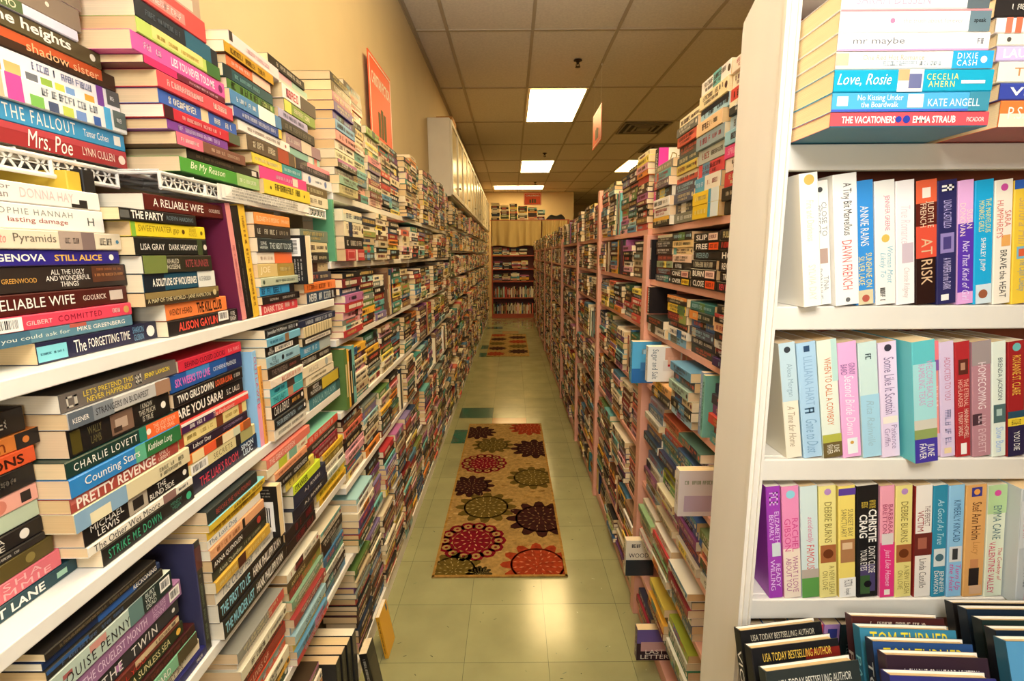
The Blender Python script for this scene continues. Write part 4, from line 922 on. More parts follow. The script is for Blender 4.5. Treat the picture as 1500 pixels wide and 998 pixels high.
KL = left_stack(-.522, .783, [
 (496, 603, 618, 450, 'e0503c', 'orange-red paperback with a mint cover on top', [S(.1, .85, 'f6d0bc', .25, .75)], dict(top='7fbfa4')),
 (495, 618, 630, 452, '2e2420', 'black paperback', [S(.1, .9, 'd9cbb4', .3, .7)]),
 (494, 631, 641, 455, '8a2438', 'crimson paperback', [S(.1, .9, 'e3b4a8', .3, .7)]),
 (494, 642, 654, 456, 'a02a30', 'red paperback', [S(.1, .9, 'f0ccb4', .3, .7)]),
 (494, 655, 666, 457, 'e3bb3a', 'yellow paperback', [S(.1, .6, '8a6a14')]),
 (495, 668, 682, 458, '8c7838', 'khaki paperback', [S(.1, .9, 'ded09a', .3, .7)]),
 (497, 684, 698, 460, 'e6dec6', 'cream paperback with a skyline', [S(.1, .6, '7a7264'), B(.7, .95, '5a564c', .0, .5)]),
 (500, 697, 710, 462, 'd9dccb', 'pale grey green paperback', [S(.1, .6, '4a8a80', .3, .7)]),
 (506, 708, 722, 466, 'e8cb3a', 'golden yellow paperback', [S(.1, .9, '8a6a14', .3, .7)]),
 (508, 722, 734, 470, 'e2b336', 'amber yellow paperback', [S(.1, .9, '7a5a10', .3, .7)]),
], 'the mint-covered lower stack', GL, limit=1.035, prev=KJ)



# ------------------------------------------------ the bar-coded black book on the black thriller pair
zt_ = Jk[1][3]
y_ = max(b[1] for b in Jk[2:] if b[2] < zt_ + .12) + .002
r = make_book(.118, .10, .022, '1f1d1b', [S(.1, .9, 'cfc8ba')], back_elems=[('bar', .1, .8, .3, .88)] + [S(.15, .85, 'bdb6aa', .06 + .06 * i, .085 + .06 * i) for i in range(3)])
place(r, UP_IN, (-.503 - .10, y_, zt_ + .0008))
tag(r, 'small black paperback with a big white bar code beside the lime spine', 'book', GL)

# ------------------------------------------------ lower left shelves, stack by stack
def pal(s): return s.split()
auto_left(-.525, .50, .762, .60, .2, pal('3a3330 6b6a62 cfd0c0 8a2a2a 2b2a36'), 'the stack beside the pink and navy spines, on the shelf near the bottom left', GL, RND, (.02, .03))
auto_left(-.52, .50, .762, .815, .2, pal('8c8a80 e4dccb d9d2b8 6b2022 9a2a22 c94a2c e2d8bc e3a83a 2f4a3c'), 'the stack under the pair of black thrillers', GL, RND, (.02, .03),
          texts={1: [T('JANE HAMILTON', .2, .8, '6a5a48', .28, .72)], 4: [T('THE LIVES OF', .1, .6, 'e8b49a', .25, .75)]})
auto_left(-.515, .50, .762, 1.03, .2, pal('e6dfc8 4a3a22 8a8a3c 7a9a7c d8c890 9a3c3a a9bcc0 9cc0c8 e8c03a 5a8fae c43a3c'), 'the lower stack with a red foot', GL, RND, (.017, .024),
          texts={1: [T('ANITA SHREVE', .1, .5, 'd8c48a', .25, .75)], 7: [T('SISTERS', .3, .8, '4a6a74', .25, .75)]})
auto_left(-.528, .50, .762, 1.262, .17, pal('d9cdb0 2a2622 8c9c94 3b6a8c 76bfa4 e2ddcc 2c2422 4f86b0'), 'the stack with the mint green spine at the end of the lower shelf', GL, RND, (.02, .03))
auto_left(-.52, .09, .46, .98, .2, pal('4a3a2c e9dcc8 b5713c 8c2a2c 2f5a8a c9602c 3a5a3c 2c2a2a e4d7b4 5a3a2c'), 'the lowest left stack by the black uprights', GL, RND, (.024, .034))
for k, (c, w) in enumerate([('1f1d1c', 'nearest'), ('232020', 'second nearest'), ('1a1b1d', 'third nearest'), ('262426', 'farthest')]):
    upright(-1, -.505 + .004 * k, 1.235 + .036 * k, .0906, .225, .14, .032, c, [S(.1, .9, '6a655c', .3, .45)], 'tall black upright volume on the bottom shelf by the floor, ' + w + ' of the four', GL)
# books leaning at floor level in front of the plinth
def floor_lean(y0, x0, L, D, t, cover, label, els=(), front=()):
    r = make_book(L, D, t, cover, els, front_elems=front)
    a = math.radians(9)
    ux = Vector((-math.sin(a), 0, -math.cos(a)) ); ux = Vector((math.sin(a), 0, -math.cos(a)))
    vy = Vector((math.cos(a), 0, math.sin(a))); wz = ux.cross(vy)
    M = Matrix((ux, vy, wz)).transposed().to_4x4()
    low = (M @ Vector((L, 0, 0))).z
    r.matrix_world = Matrix.Translation((x0, y0, .0008 - low)) @ M
    tag(r, label, 'book', GL)
floor_lean(1.60, -.500, .17, .10, .014, 'd9a02c', 'yellow-fronted book leaning on the floor against the left plinth', [S(.1, .9, '3a2a10')], [B(0, 1, 'e0a82e'), B(.75, .9, '2b4a6a', .8, .95)])
floor_lean(1.40, -.498, .20, .07, .026, '221f1d', 'black paperback leaning on the floor at the foot of the left shelves', [S(.1, .9, 'cfc8b8')], [B(.1, .9, '3a332c', .2, .8)])

# upright strip of colour further along
upright(-1, -.52, 1.49 + .005, 1.4406, .178, .06, .014, '5f9e74', [S(.2, .8, 'c9e0c4')], 'upright green spine under the end of the top shelf', GM)
auto_left(-.50, 1.4406, 1.60, 1.515, .2, pal('d9dcc8 e8dcb8 2a2826 b43a3c'), 'the short stack ended by the ornate red volume', GM, RND, (.026, .05), texts={3: [B(.1, .45, 'd8908a', .1, .9), B(.12, .43, 'b43a3c', .2, .8), B(.5, .6, 'e6d8c4'), B(.65, .95, 'd8908a', .3, .7)], 2: [S(.1, .9, 'd8d0c0', .3, .7)]})

# ================================================================== ivory end bookcase: the books
GR1, GR2, GR3, GR4, GR5 = 'paperbacks lying on the top shelf of the ivory bookcase', 'paperbacks on the second shelf of the ivory bookcase', 'paperbacks on the third shelf of the ivory bookcase', 'paperbacks on the fourth shelf of the ivory bookcase', 'paperbacks on the shelf behind the black hardcovers'
def end_stack(Y, base, entries, where, group, depth=.132):
    z = base + .0004; n = len(entries)
    for i in range(n - 1, -1, -1):
        xl, xr, yt, yb, c, words, els = entries[i][:7]; opts = entries[i][7] if len(entries[i]) > 7 else {}
        t = onY(xl, yt, Y).z - onY(xl, yb, Y).z
        a = max(onY(xl, (yt + yb) / 2, Y).x, EX0 + .0195); b = onY(xr, (yt + yb) / 2, Y).x
        r = make_book(b - a, depth, t, c, els, top=opts.get('top'), bottom=opts.get('bottom'), page='ecd2a2')
        place(r, END_FLAT, (a, Y + opts.get('dy', 0), z))
        tag(r, '%s, %s in %s' % (words, ord_top(i, n), where), 'book', group)
        z += t + .0005
end_stack(.615, 1.6004, [
 (1200, 1452, -28, 4, 'f3eeea', 'white paperback with pink lettering', [T('SARAH DESSEN', .1, .6, 'e9a9b9', .2, .75), B(.85, 1, '5f6a6e')]),
 (1200, 1452, 6, 39, 'f4f0ea', 'white paperback with a grey end', [O(.35, 'e07f9f', .12), T('the truth about forever', .42, .82, 'b7a9a6', .4, .6), B(.86, 1, '6a8088'), T('speak', .89, .97, '2b3236', .35, .6, 'b'), B(0, 1, 'e98d8f', .92, 1)]),
 (1206, 1450, 42, 69, 'f3efe8', 'white paperback with a pink lower edge', [T('mr maybe', .1, .44, '6d6d72', .28, .72), S(.92, .97, '9a9aa0'), B(0, 1, 'ea9abf', 0, .1)]),
 (1209, 1455, 71, 97, 'f1ebe2', 'white paperback with a blue end', [B(.0, .08, 'd7b79a', .2, .9), T('One Red Hot Romance', .17, .56, 'c7a58c', .5, .8), S(.3, .68, 'b9cbd6', .2, .42), B(.74, 1, '2fa4da'), T('DIXIE\nCASH', .77, .9, W0, .15, .88, 'w'), O(.94, 'eef2f4', .2)]),
 (1209, 1455, 98, 131, '1ba3c3', 'thick turquoise paperback', [T('Love, Rosie', .02, .36, W0, .25, .82, 'i'), B(.4, .56, 'f1e6da'), B(.4, .47, 'e8a87a', .5, 1), B(.47, .55, '6a6f96', .15, .8), T('CECELIA\nAHERN', .58, .78, 'f0df7a', .2, .8, 'w'), B(.8, .95, 'f4f4ee', .35, .5)]),
 (1212, 1449, 133, 161, '4ea7d2', 'pale blue paperback', [B(0, 1, '4a5fc0', 0, .12), T('No Kissing Under\nthe Boardwalk', .16, .45, W0, .22, .88), B(.48, .58, 'dcdccf', .2, .9), B(.03, .1, 'dfeaf0', .3, .8), T('KATE ANGELL', .61, .94, 'e8eef0', .25, .65), B(.87, 1, '3f8aa0')]),
 (1211, 1448, 163, 185, 'e2525a', 'coral red paperback', [T('THE VACATIONERS', .07, .41, W0, .25, .72, 'b'), O(.43, '2a3f9a', .22), O(.48, '2a3f9a', .26), T('EMMA STRAUB', .52, .79, W0, .25, .72, 'b'), T('PICADOR', .86, .97, W0, .32, .62)], dict(bottom='2f7f9c')),
], 'left top ivory bookcase stack', GR1)
end_stack(.619, 1.6004, [
 (1462, 1700, -25, 4, '2f2a28', 'black paperback', [S(.1, .8, 'd9d2c4')]),
 (1462, 1700, 7, 30, 'f2e6e2', 'white paperback with pink and green bars', [B(.06, .1, 'e5785c'), B(.12, .16, 'e07050'), B(.2, .24, '8fae7a'), B(.26, .3, 'ef9fb4')]),
 (1464, 1700, 32, 50, 'f0ead2', 'cream paperback with a small bird', [O(.07, '55504a', .2), S(.2, .8, 'b7ae90')]),
 (1462, 1700, 55, 77, 'cdb9e4', 'lilac paperback with white capitals', [T('LAUREN LAYNE', .04, .6, W0, .2, .8, 'b')]),
 (1464, 1700, 79, 110, 'e9e8d0', 'pale cream green paperback', [T('THE ROSIE', .1, .6, 'c08a5a', .3, .7)]),
 (1466, 1700, 113, 138, '39479c', 'indigo paperback with white capitals', [T('VIOLET', .06, .5, W0, .25, .75, 'b')]),
 (1465, 1700, 144, 183, 'ee7a3c', 'thick orange and cream paperback', [B(0, 1, 'ead7bb', 0, .5), T('P.S. I LOVE YOU', .05, .6, 'f4ead8', .3, .75)], dict(bottom='b0473c')),
], 'right top ivory bookcase stack', GR1)
def end_row(shelf, lean_deg, Y, Lstd, ypx, entries, where, group, depth=.104):
    """entries: (left px, right px of the spine's foot, cover, words, elements, opts)"""
    th = math.radians(lean_deg); cur = None; n = len(entries)
    for i, en in enumerate(entries):
        xl, xr, c, words, els = en[:5]; o = en[5] if len(en) > 5 else {}
        y_ = Y + o.get('dy', 0)
        a = onY(xl, ypx, Y).x; b = onY(xr, ypx, Y).x
        if cur is not None: a = max(a, cur)
        L = o.get('L', Lstd)
        if cur is None: a = max(a, EX0 + .0195 + L * math.sin(th))
        t = max((b - a) * math.cos(th) - .0006, .012)
        r = make_book(L, o.get('D', depth), t, c, els, bottom=o.get('bottom'), top=o.get('top'))
        place(r, END_UP, (a - L * math.sin(th), y_, shelf + .0005 + L * math.cos(th)), th)
        cur = a + t / math.cos(th) + .0004
        nb = (ORD[i].replace('top', 'first') if i < len(ORD) else 'last') + ' from left'
        tag(r, '%s, %s in ivory bookcase %s' % (words, nb, where), 'book', group)
p2 = lambda z: 1120 + z / 3.8395
end_row(1.382, 7.5, EP, .1705, 444, [
 (p2(180), p2(280), 'f1ece0', 'tall white book', [O(.05, 'cfae5c', .28), T('Fire and Darkness', .2, .5, 'd8ccb4', .3, .7), T('SYLVIA DAY', .68, .95, 'd8d0c0', .3, .7)], dict(L=.178, D=.125, dy=-.02)),
 (p2(285), p2(383), 'f0ebe0', 'white paperback with a small picture', [T('CLOSE TO\nPERFECT', .17, .44, '8a8a88', .2, .85), B(.54, .66, 'b59a8c', .2, .85), T('TINA\nDONAHUE', .7, .95, '9a9a98', .2, .85), O(.07, '4a4a48', .15)]),
 (p2(385), p2(517), 'f4efe6', 'white paperback with black and red lettering', [T('A Tiny Bit Marvellous', .07, .46, '3a3532', .3, .75), T('DAWN FRENCH', .5, .88, 'd9706c', .3, .72), O(.96, '6a6a68', .1)], dict(L=.178, dy=-.008)),
 (p2(519), p2(626), '3a8fd4', 'bright blue paperback', [T('ANNIE RAINS', .2, .52, W0, .28, .72), T('SUNSHINE ON\nSILVER LAKE', .58, .86, 'f0dc7a', .15, .85), B(.88, 1, 'd8c9a0', .1, .9), O(.95, 'b55a4a', .2)]),
 (p2(630), p2(743), 'f1ece2', 'cream paperback with pink and blue lettering', [T('JENNIFER GREENE', .12, .4, 'd2768f', .42, .72), O(.46, 'd9b85a', .2), T('Woman Most\nLikely To', .53, .83, '8fc0cc', .15, .85, 'i'), S(.86, .97, '6a665e', .2, .45)]),
 (p2(745), p2(850), 'f3ece8', 'white paperback with pale pink script', [T('True Romance', .2, .5, 'f0cdd0', .25, .75, 'i'), B(.5, .66, 'cbb9c0', .3, .9), T('Christie Ridgway', .7, .95, 'd0c2bc', .3, .7, 'i')]),
 (p2(853), p2(968), '2a1512', 'orange and black paperback', [B(0, .18, 'e0623f'), B(.36, .62, 'd8503a', .0, 1), B(.18, .36, '5a2018'), B(.06, .14, 'f1e2d0', .3, .7), T('JUDITH E\nFRENCH', .17, .38, 'e8c9a8', .2, .85), T('AT RISK', .46, .84, 'd9b48c', .25, .8)]),
 (p2(971), p2(1081), '2c2a58', 'navy paperback with a violet portrait', [B(.42, .58, '8f7fb4', .15, .85), B(.45, .55, '4a3f78', .3, .7), T('LINDA CASTILLO', .16, .38, 'b5a8d8', .3, .7), T('A WHISPER in the DARK', .62, .88, 'c4b8e0', .3, .7), B(.92, .97, 'eee9e0', .2, .6), S(.04, .1, W0, .2, .8)]),
 (p2(1084), p2(1172), 'e4aedb', 'pink and purple paperback', [B(.34, 1, '5a36a8'), B(.9, 1, 'dfa3d8'), T('SUSAN\nDONOVAN', .18, .44, 'f5d9cf', .1, .9), T('Not That Kind of Girl', .48, .97, 'e4d4f0', .3, .75, 'i')]),
 (p2(1176), p2(1280), '1fa6d6', 'turquoise paperback', [T('THE MARVELOUS\nMONROE GIRLS', .15, .42, 'e8e07a', .2, .85), T('SHIRLEY JUMP', .46, .73, W0, .25, .6), B(.84, 1, 'cfdde0', .1, .95), O(.92, '9a5a3c', .25)]),
 (p2(1283), p2(1384), 'f1e7d2', 'cream paperback with pink capitals', [O(.06, 'c94f9a', .2), T('SARA\nHUMPHREYS', .16, .46, 'd97a6c', .12, .9), B(.44, .53, 'e6a85c', .4, .9), T('BRAVE the HEAT', .56, .95, '4a4440', .35, .72)]),
 (p2(1388), p2(1494), 'ecc63f', 'yellow paperback with a blue top', [B(0, .07, '2f5fb0'), T('Sandra Hill', .14, .52, 'cfae6a', .25, .8, 'i'), B(.53, .63, '7fb4c4', .2, .8), B(.55, .61, 'd8603c', .3, .7), T('The Cajun Cowboy', .64, .9, '8fa0a0', .25, .75, 'i')]),
 (p2(1496), p2(1590), 'e7c0dc', 'pale pink paperback', [S(.1, .9, '9a5a8c', .3, .7)]),
], 'second row', GR2)
p3_ = lambda z: 1100 + z / 3.75
end_row(1.153, 9.0, EP, .1765, 672, [
 (p3_(198), p3_(286), 'e9e0c8', 'cream paperback with a blue top', [B(0, .5, 'bcd3da'), T('Alexa Morgan', .18, .46, '8fa8b4', .3, .75), T('A Time for Home', .54, .9, 'a8957a', .25, .7, 'i'), O(.06, '3a3f44', .2)]),
 (p3_(292), p3_(398), 'a9cbe2', 'light blue paperback', [T('LILLIANA HART', .12, .54, '8fb0cc', .3, .75), S(.56, .62, '4a6a84', .2, .7), T('Gone to Dust', .66, .96, '7fa4c0', .2, .8, 'i'), B(.03, .08, '2f4a6a', .35, .65)]),
 (p3_(401), p3_(506), 'dfe6d4', 'pale mint paperback with a meadow', [B(0, .35, 'b9d9d0', .7, 1), T('WHEN TO CALL A COWBOY', .15, .72, 'd2763f', .3, .65), B(.8, 1, '6a5a34'), B(.8, .87, 'b0b04a'), T('JUNE\nFAVER', .89, .97, 'e8e2cc', .2, .85)], dict(L=.18)),
 (p3_(509), p3_(612), 'ecaed8', 'bright pink paperback', [T('GINNY\nBAIRD', .18, .28, '7a5a8a', .1, .85), T('Second Bride Down', .28, .8, 'f6e6ef', .25, .75, 'i'), B(.83, .97, 'e8ecea', .25, .8), O(.87, 'cf9f4a', .1)]),
 (p3_(617), p3_(720), 'c9dfd8', 'pale aqua paperback', [B(.45, 1, 'a4cfe0'), S(.1, .16, '4a5a5c'), T('Rita Rainville', .5, .9, '9cbcc8', .3, .7, 'i')]),
 (p3_(724), p3_(824), 'e4cfe4', 'lavender paperback', [T('Some Like It Scottish', .13, .62, '7f6a8c', .25, .8), B(.64, .7, 'eee0d0', .1, .9), T('Patience\nGriffin', .72, .93, '9f86a4', .15, .85), O(.05, '3a3440', .2)]),
 (p3_(838), p3_(960), '5fbcc0', 'tall turquoise book with a purple foot', [B(.18, .7, '9fd4d4'), T('WELCOME BACK TO\nRAMBLING, TEXAS', .16, .54, 'c994bc', .2, .85), B(.64, .8, '8a9a5a'), B(.64, .72, 'c9c4b4'), B(.8, 1, '44379a'), T('JUNE\nFAVER', .84, .97, W0, .2, .85)], dict(L=.181, D=.125, dy=-.022)),
 (p3_(962), p3_(1043), 'eb8f86', 'coral pink paperback', [B(0, .16, 'ee7f86'), B(.16, .25, '8a5aa0'), T('JULIA\nLONDON', .3, .66, 'f3c9bf', .15, .9), B(.66, .7, '4f7fc0', .3, .7), B(.8, 1, 'd9b9d0')]),
 (p3_(1046), p3_(1126), 'd9c4dc', 'pale lilac paperback', [T('ADDICTED TO YOU', .13, .5, 'c47a94', .3, .72), S(.55, .9, 'a9a0c4', .3, .7), B(.92, .97, 'e9d0a0', .2, .7)]),
 (p3_(1129), p3_(1210), 'b02c30', 'red paperback with a warrior picture', [B(.15, .28, '5a2a22', .2, .85), B(.18, .24, 'b5846a', .35, .65), T('THE ETERNAL\nHIGHLANDER', .32, .56, 'e8b4a0', .15, .85), T('HANNAH HOWELL\nLYNSAY SANDS', .58, .84, 'e8c9b4', .15, .85), B(.88, .98, 'f0ece4', .3, .7)]),
 (p3_(1218), p3_(1321), 'b5828a', 'dusty rose paperback', [B(0, .2, '9f918e'), B(.62, .72, '4a3038', 0, .5), T('HOMECOMING', .18, .58, 'ecdada', .3, .72), T('LILY EVERETT', .64, .97, 'd9b9bc', .3, .7)]),
 (p3_(1324), p3_(1402), 'dfe7d8', 'pale green white paperback', [T('BRENDA JACKSON', .14, .5, '4a5a5a', .3, .72), B(.54, .7, '4f6a68', .1, .95), B(.58, .64, 'a9c0b4', .3, .7), T('Slow Burn', .74, .96, '9ab8e0', .25, .8)]),
 (p3_(1409), p3_(1500), '9c2426', 'crimson paperback with a yellow sticker', [O(.05, '6fb8b0', .25), T('ROXANNE ST. CLAIRE', .12, .46, 'e8b84a', .25, .75), B(.6, .68, '2a4a5c'), B(.66, .73, 'e6c93a'), T('ST. CLAIRE', .675, .72, '2a2414', .2, .8), B(.73, 1, '2b2444'), T('YOU DIE', .78, .95, W0, .35, .72)]),
 (p3_(1504), p3_(1610), '4f86b4', 'blue paperback with yellow panels', [B(0, .34, 'e8d23c', .2, 1), T('Lexi\nBlake', .1, .3, '5a4a14', .25, .9), B(.38, .5, 'c98a5c', .3, .9), B(.54, .9, 'e8d23c', .2, 1)]),
], 'third row', GR3)
p4_ = lambda z: 1080 + z / 3.138
end_row(.920, 6.3, EP, .188, 877, [
 (p4_(148), p4_(213), 'a040b0', 'violet paperback', [T('ELIZABETH\nBEVARLY', .22, .5, 'e6c4ea', .15, .85), B(.5, .62, 'cfd8d8', .3, .9), T('READY\nWILLING', .65, .93, 'e9cdee', .15, .85), S(.05, .18, 'd8a8e0', .2, .8)]),
 (p4_(217), p4_(295), 'e98fb8', 'pink and cream paperback', [B(.55, 1, 'eeddc8'), O(.07, '8fd0dc', .26), T('RACHEL\nGIBSON', .28, .58, 'd24f8c', .1, .9), T('WHAT I LOVE\nABOUT YOU', .62, .95, 'b0628a', .15, .85)]),
 (p4_(299), p4_(378), 'cfe0dc', 'pale blue paperback with a green landscape', [B(.8, 1, '5f9a4c'), B(.74, .82, 'b5a89a'), T('accidentally', .27, .5, 'd27a96', .3, .7, 'i'), T('FAMOUS', .52, .74, 'd2605c', .3, .75)]),
 (p4_(381), p4_(460), 'e9dc8a', 'yellow paperback with a brown dog', [O(.05, 'b58ac0', .2), T('DEBBIE BURNS', .14, .5, '8a7a3c', .3, .72), B(.52, .68, 'a5643a', .05, .95), O(.6, '6a3418', .3), T('A NEW LEASH\nON LOVE', .71, .97, '9a8a44', .15, .85)]),
 (p4_(468), p4_(545), 'ecd66e', 'yellow paperback with a purple top', [B(.02, .08, '5a3f94'), T('SUNSET BAY\nSANCTUARY', .2, .45, '8a7a4a', .15, .85), B(.47, .68, 'a9784e', .1, .95), B(.5, .56, 'd8b890', .2, .8), B(.82, 1, 'f2efe6'), T('FICTION', .84, .9, '3a3632', .3, .8), T('knopek', .92, .98, '3a3632', .3, .7)]),
 (p4_(550), p4_(648), '1e1c1c', 'thick black paperback with white capitals', [T('NEW YORK TIMES\nBESTSELLING', .13, .2, 'e8c84a', .2, .85), T('CHRISTIE\nCRAIG', .21, .5, W0, .1, .9, 'b'), B(.7, .95, '4a4068', .15, .85), B(.8, .97, '3a5a34', .15, .6), T("DON'T CLOSE\nYOUR EYES", .54, .78, W0, .15, .85), O(.88, '15131a', .18)]),
 (p4_(654), p4_(720), 'ea9fb0', 'pink paperback with a magenta foot', [B(.5, 1, 'e4377f'), T('BARBARA\nBRETTON', .16, .42, 'a03a5a', .15, .85), B(.42, .52, 'd8d0cc', .1, .9), T('Just Like Heaven', .56, .9, 'f4c4d8', .25, .75, 'i'), B(.93, .98, 'f0e8d8', .3, .7)]),
 (p4_(723), p4_(799), 'e8da84', 'second yellow paperback with a brown dog', [O(.05, 'b58ac0', .2), T('DEBBIE BURNS', .14, .5, '8a7a3c', .3, .72), B(.52, .68, 'a5643a', .05, .95), O(.6, '6a3418', .3), T('A NEW LEASH\nON LOVE', .71, .97, '9a8a44', .15, .85)]),
 (p4_(808), p4_(888), 'efe8dc', 'white paperback with a red photograph band', [T('THE PERFECT', .18, .36, '7a5a54', .55, .85), T('VICTIM', .22, .4, '9c2a2c', .15, .5), B(.42, .62, '6a2a24'), B(.46, .56, 'a5604c', .2, .7), T('Linda Castillo', .65, .92, '6a625a', .3, .7)], dict(bottom='8a2a26')),
 (p4_(890), p4_(955), '2f8aa8', 'teal paperback with a small white picture', [T('As Good As True', .12, .52, 'b9dce4', .3, .75, 'i'), B(.56, .72, 'd4dcd8', .1, .9), O(.64, '4a6a74', .3), T('JENNIFER\nDAWSON', .76, .97, W0, .15, .85)]),
 (p4_(959), p4_(1030), '8fc4e4', 'sky blue paperback with pink script', [T('KIMBERLY KINCAID', .13, .5, '2f5f8a', .3, .75), B(.54, .68, 'd8d8d4', .1, .9), B(.56, .66, '3a3a3c', .3, .65), T('Turn Up\nthe Heat', .7, .95, 'd84a9a', .15, .85, 'i')]),
 (p4_(1034), p4_(1127), 'e0a864', 'golden tan paperback with dancing legs', [B(.02, .1, '3a3a8a', .25, .75), O(.06, 'e8a04a', .15), T('Stef Ann Holm', .15, .48, '6a3f24', .3, .75), T('Lucy', .5, .62, 'c48a4a', .3, .75, 'i'), B(.66, .74, 'c98a5a', .3, .7), B(.74, .9, '2a2220', .25, .75), B(.9, .98, 'd9b08a', .3, .9)]),
 (p4_(1131), p4_(1215), 'dfe6cc', 'pale green paperback with a pink flower', [B(0, .25, 'b5d49a'), O(.07, 'd84a9a', .18), T('EMMA CANE', .18, .48, '5a7a7a', .3, .75), T('The Cowboy of', .56, .86, 'c93a4a', .58, .88, 'i'), T('VALENTINE VALLEY', .5, .97, 'd03a64', .15, .5)]),
 (p4_(1218), p4_(1308), 'bfc6c6', 'tall grey misty book', [B(.1, .5, 'd4d8d6'), T('LITTLE\nCOMFORT', .2, .42, 'd09a9c', .15, .85), O(.48, '4a4f50', .15), T('EDWIN HILL', .56, .84, '7a8284', .3, .72), B(.86, .96, 'c94a54', .4, .7)], dict(L=.192, D=.125, dy=-.02)),
 (p4_(1312), p4_(1390), 'ea7a2e', 'orange paperback', [S(.3, .7, 'f6d8b8', .3, .7), B(.74, .88, 'b0c0cc', .2, .8)]),
], 'fourth row', GR4)
end_row(.69, 2.0, EP + .004, .178, 890, [
 (p4_(86), p4_(150), '26326e', 'navy paperback', [T('JAYNE ANN\nKRENTZ', .05, .6, W0, .15, .85)]),
 (p4_(152), p4_(215), '2f8fd0', 'blue paperback', [O(.15, '1d2a4a', .2), S(.3, .8, 'dfeaf0')]),
 (p4_(217), p4_(276), 'd9ac9c', 'pale salmon paperback', [S(.04, .22, '4a3a34', .2, .8)]),
 (p4_(280), p4_(355), '2f9ad0', 'bright blue paperback', [O(.1, 'b06aa8', .22), T('BELLA', .35, .6, '1d3a5a', .2, .8)]),
 (p4_(357), p4_(428), 'd2475c', 'rose red paperback', [B(.04, .2, '3a3f8a', .2, .8), O(.12, 'e8b04a', .15)]),
 (p4_(431), p4_(505), 'b58ac4', 'mauve paperback', [B(.04, .2, '3a3f8a', .2, .8), T('ROMANCE', .32, .7, W0, .3, .8)]),
 (p4_(508), p4_(590), '2c3a3c', 'dark slate paperback', [S(.2, .8, '8aa0a0')]),
], 'row behind hardcovers', GR5)

# hardcovers standing one before the other on a display stand
M_STAND = noisy(mat('stand_wood', '6b5240', .5), 8, .15)
def display_stand():
    x0, x1, y0, y1, z = .26, 1.02, .36, .668, .7
    r = empty('display_stand', ((x0 + x1) / 2, (y0 + y1) / 2, 0)); ox, oy = (x0 + x1) / 2, (y0 + y1) / 2
    m = MB(); m.box((x0 - ox, y0 - oy, z - .025), (x1 - ox, y1 - oy, z)); m.build('top', M_STAND, r, bevel=.003)
    for sx in (x0 + .02, x1 - .055):
        for sy in (y0 + .02, y1 - .055):
            m = MB(); m.box((sx - ox, sy - oy, .0005), (sx + .035 - ox, sy + .035 - oy, z - .0255)); m.build('leg', M_STAND, r, bevel=.002)
    m = MB(); m.box((x0 + .03 - ox, y0 + .03 - oy, .2), (x1 - .03 - ox, y1 - .03 - oy, .22)); m.build('lower_shelf', M_STAND, r)
    tag(r, 'brown display stand carrying the black hardcovers before the ivory bookcase', 'stand')
display_stand()
GH = 'hardcovers standing in front of the ivory bookcase'
def hardcover(px_l, ytop_px, Y, wd, c, words, spine, front, tilt=6.0, t=.017, page='c4a878'):
    P = onY(px_l, ytop_px, Y)
    ph = math.radians(20)
    L = (P.z - t * math.sin(ph) - .7015) / math.cos(ph)
    r = make_book(L, wd, t, c, spine, front_elems=front, hard=True, page=page, name='hardcover_book')
    ux = Vector((0, -math.sin(ph), -math.cos(ph))); vy = Vector((0, -math.cos(ph), math.sin(ph))); wz = ux.cross(vy)
    M = Matrix.Rotation(math.radians(-tilt), 4, 'Z') @ Matrix((ux, vy, wz)).transposed().to_4x4()
    r.matrix_world = Matrix.Translation(P - (M.to_3x3() @ Vector((0, t, 0)))) @ M
    tag(r, words, 'book', GH)
ttl = lambda s, c, v0=.9, v1=.945, u0=.12, u1=.9: T(s, u0, u1, c, v0, v1, '')
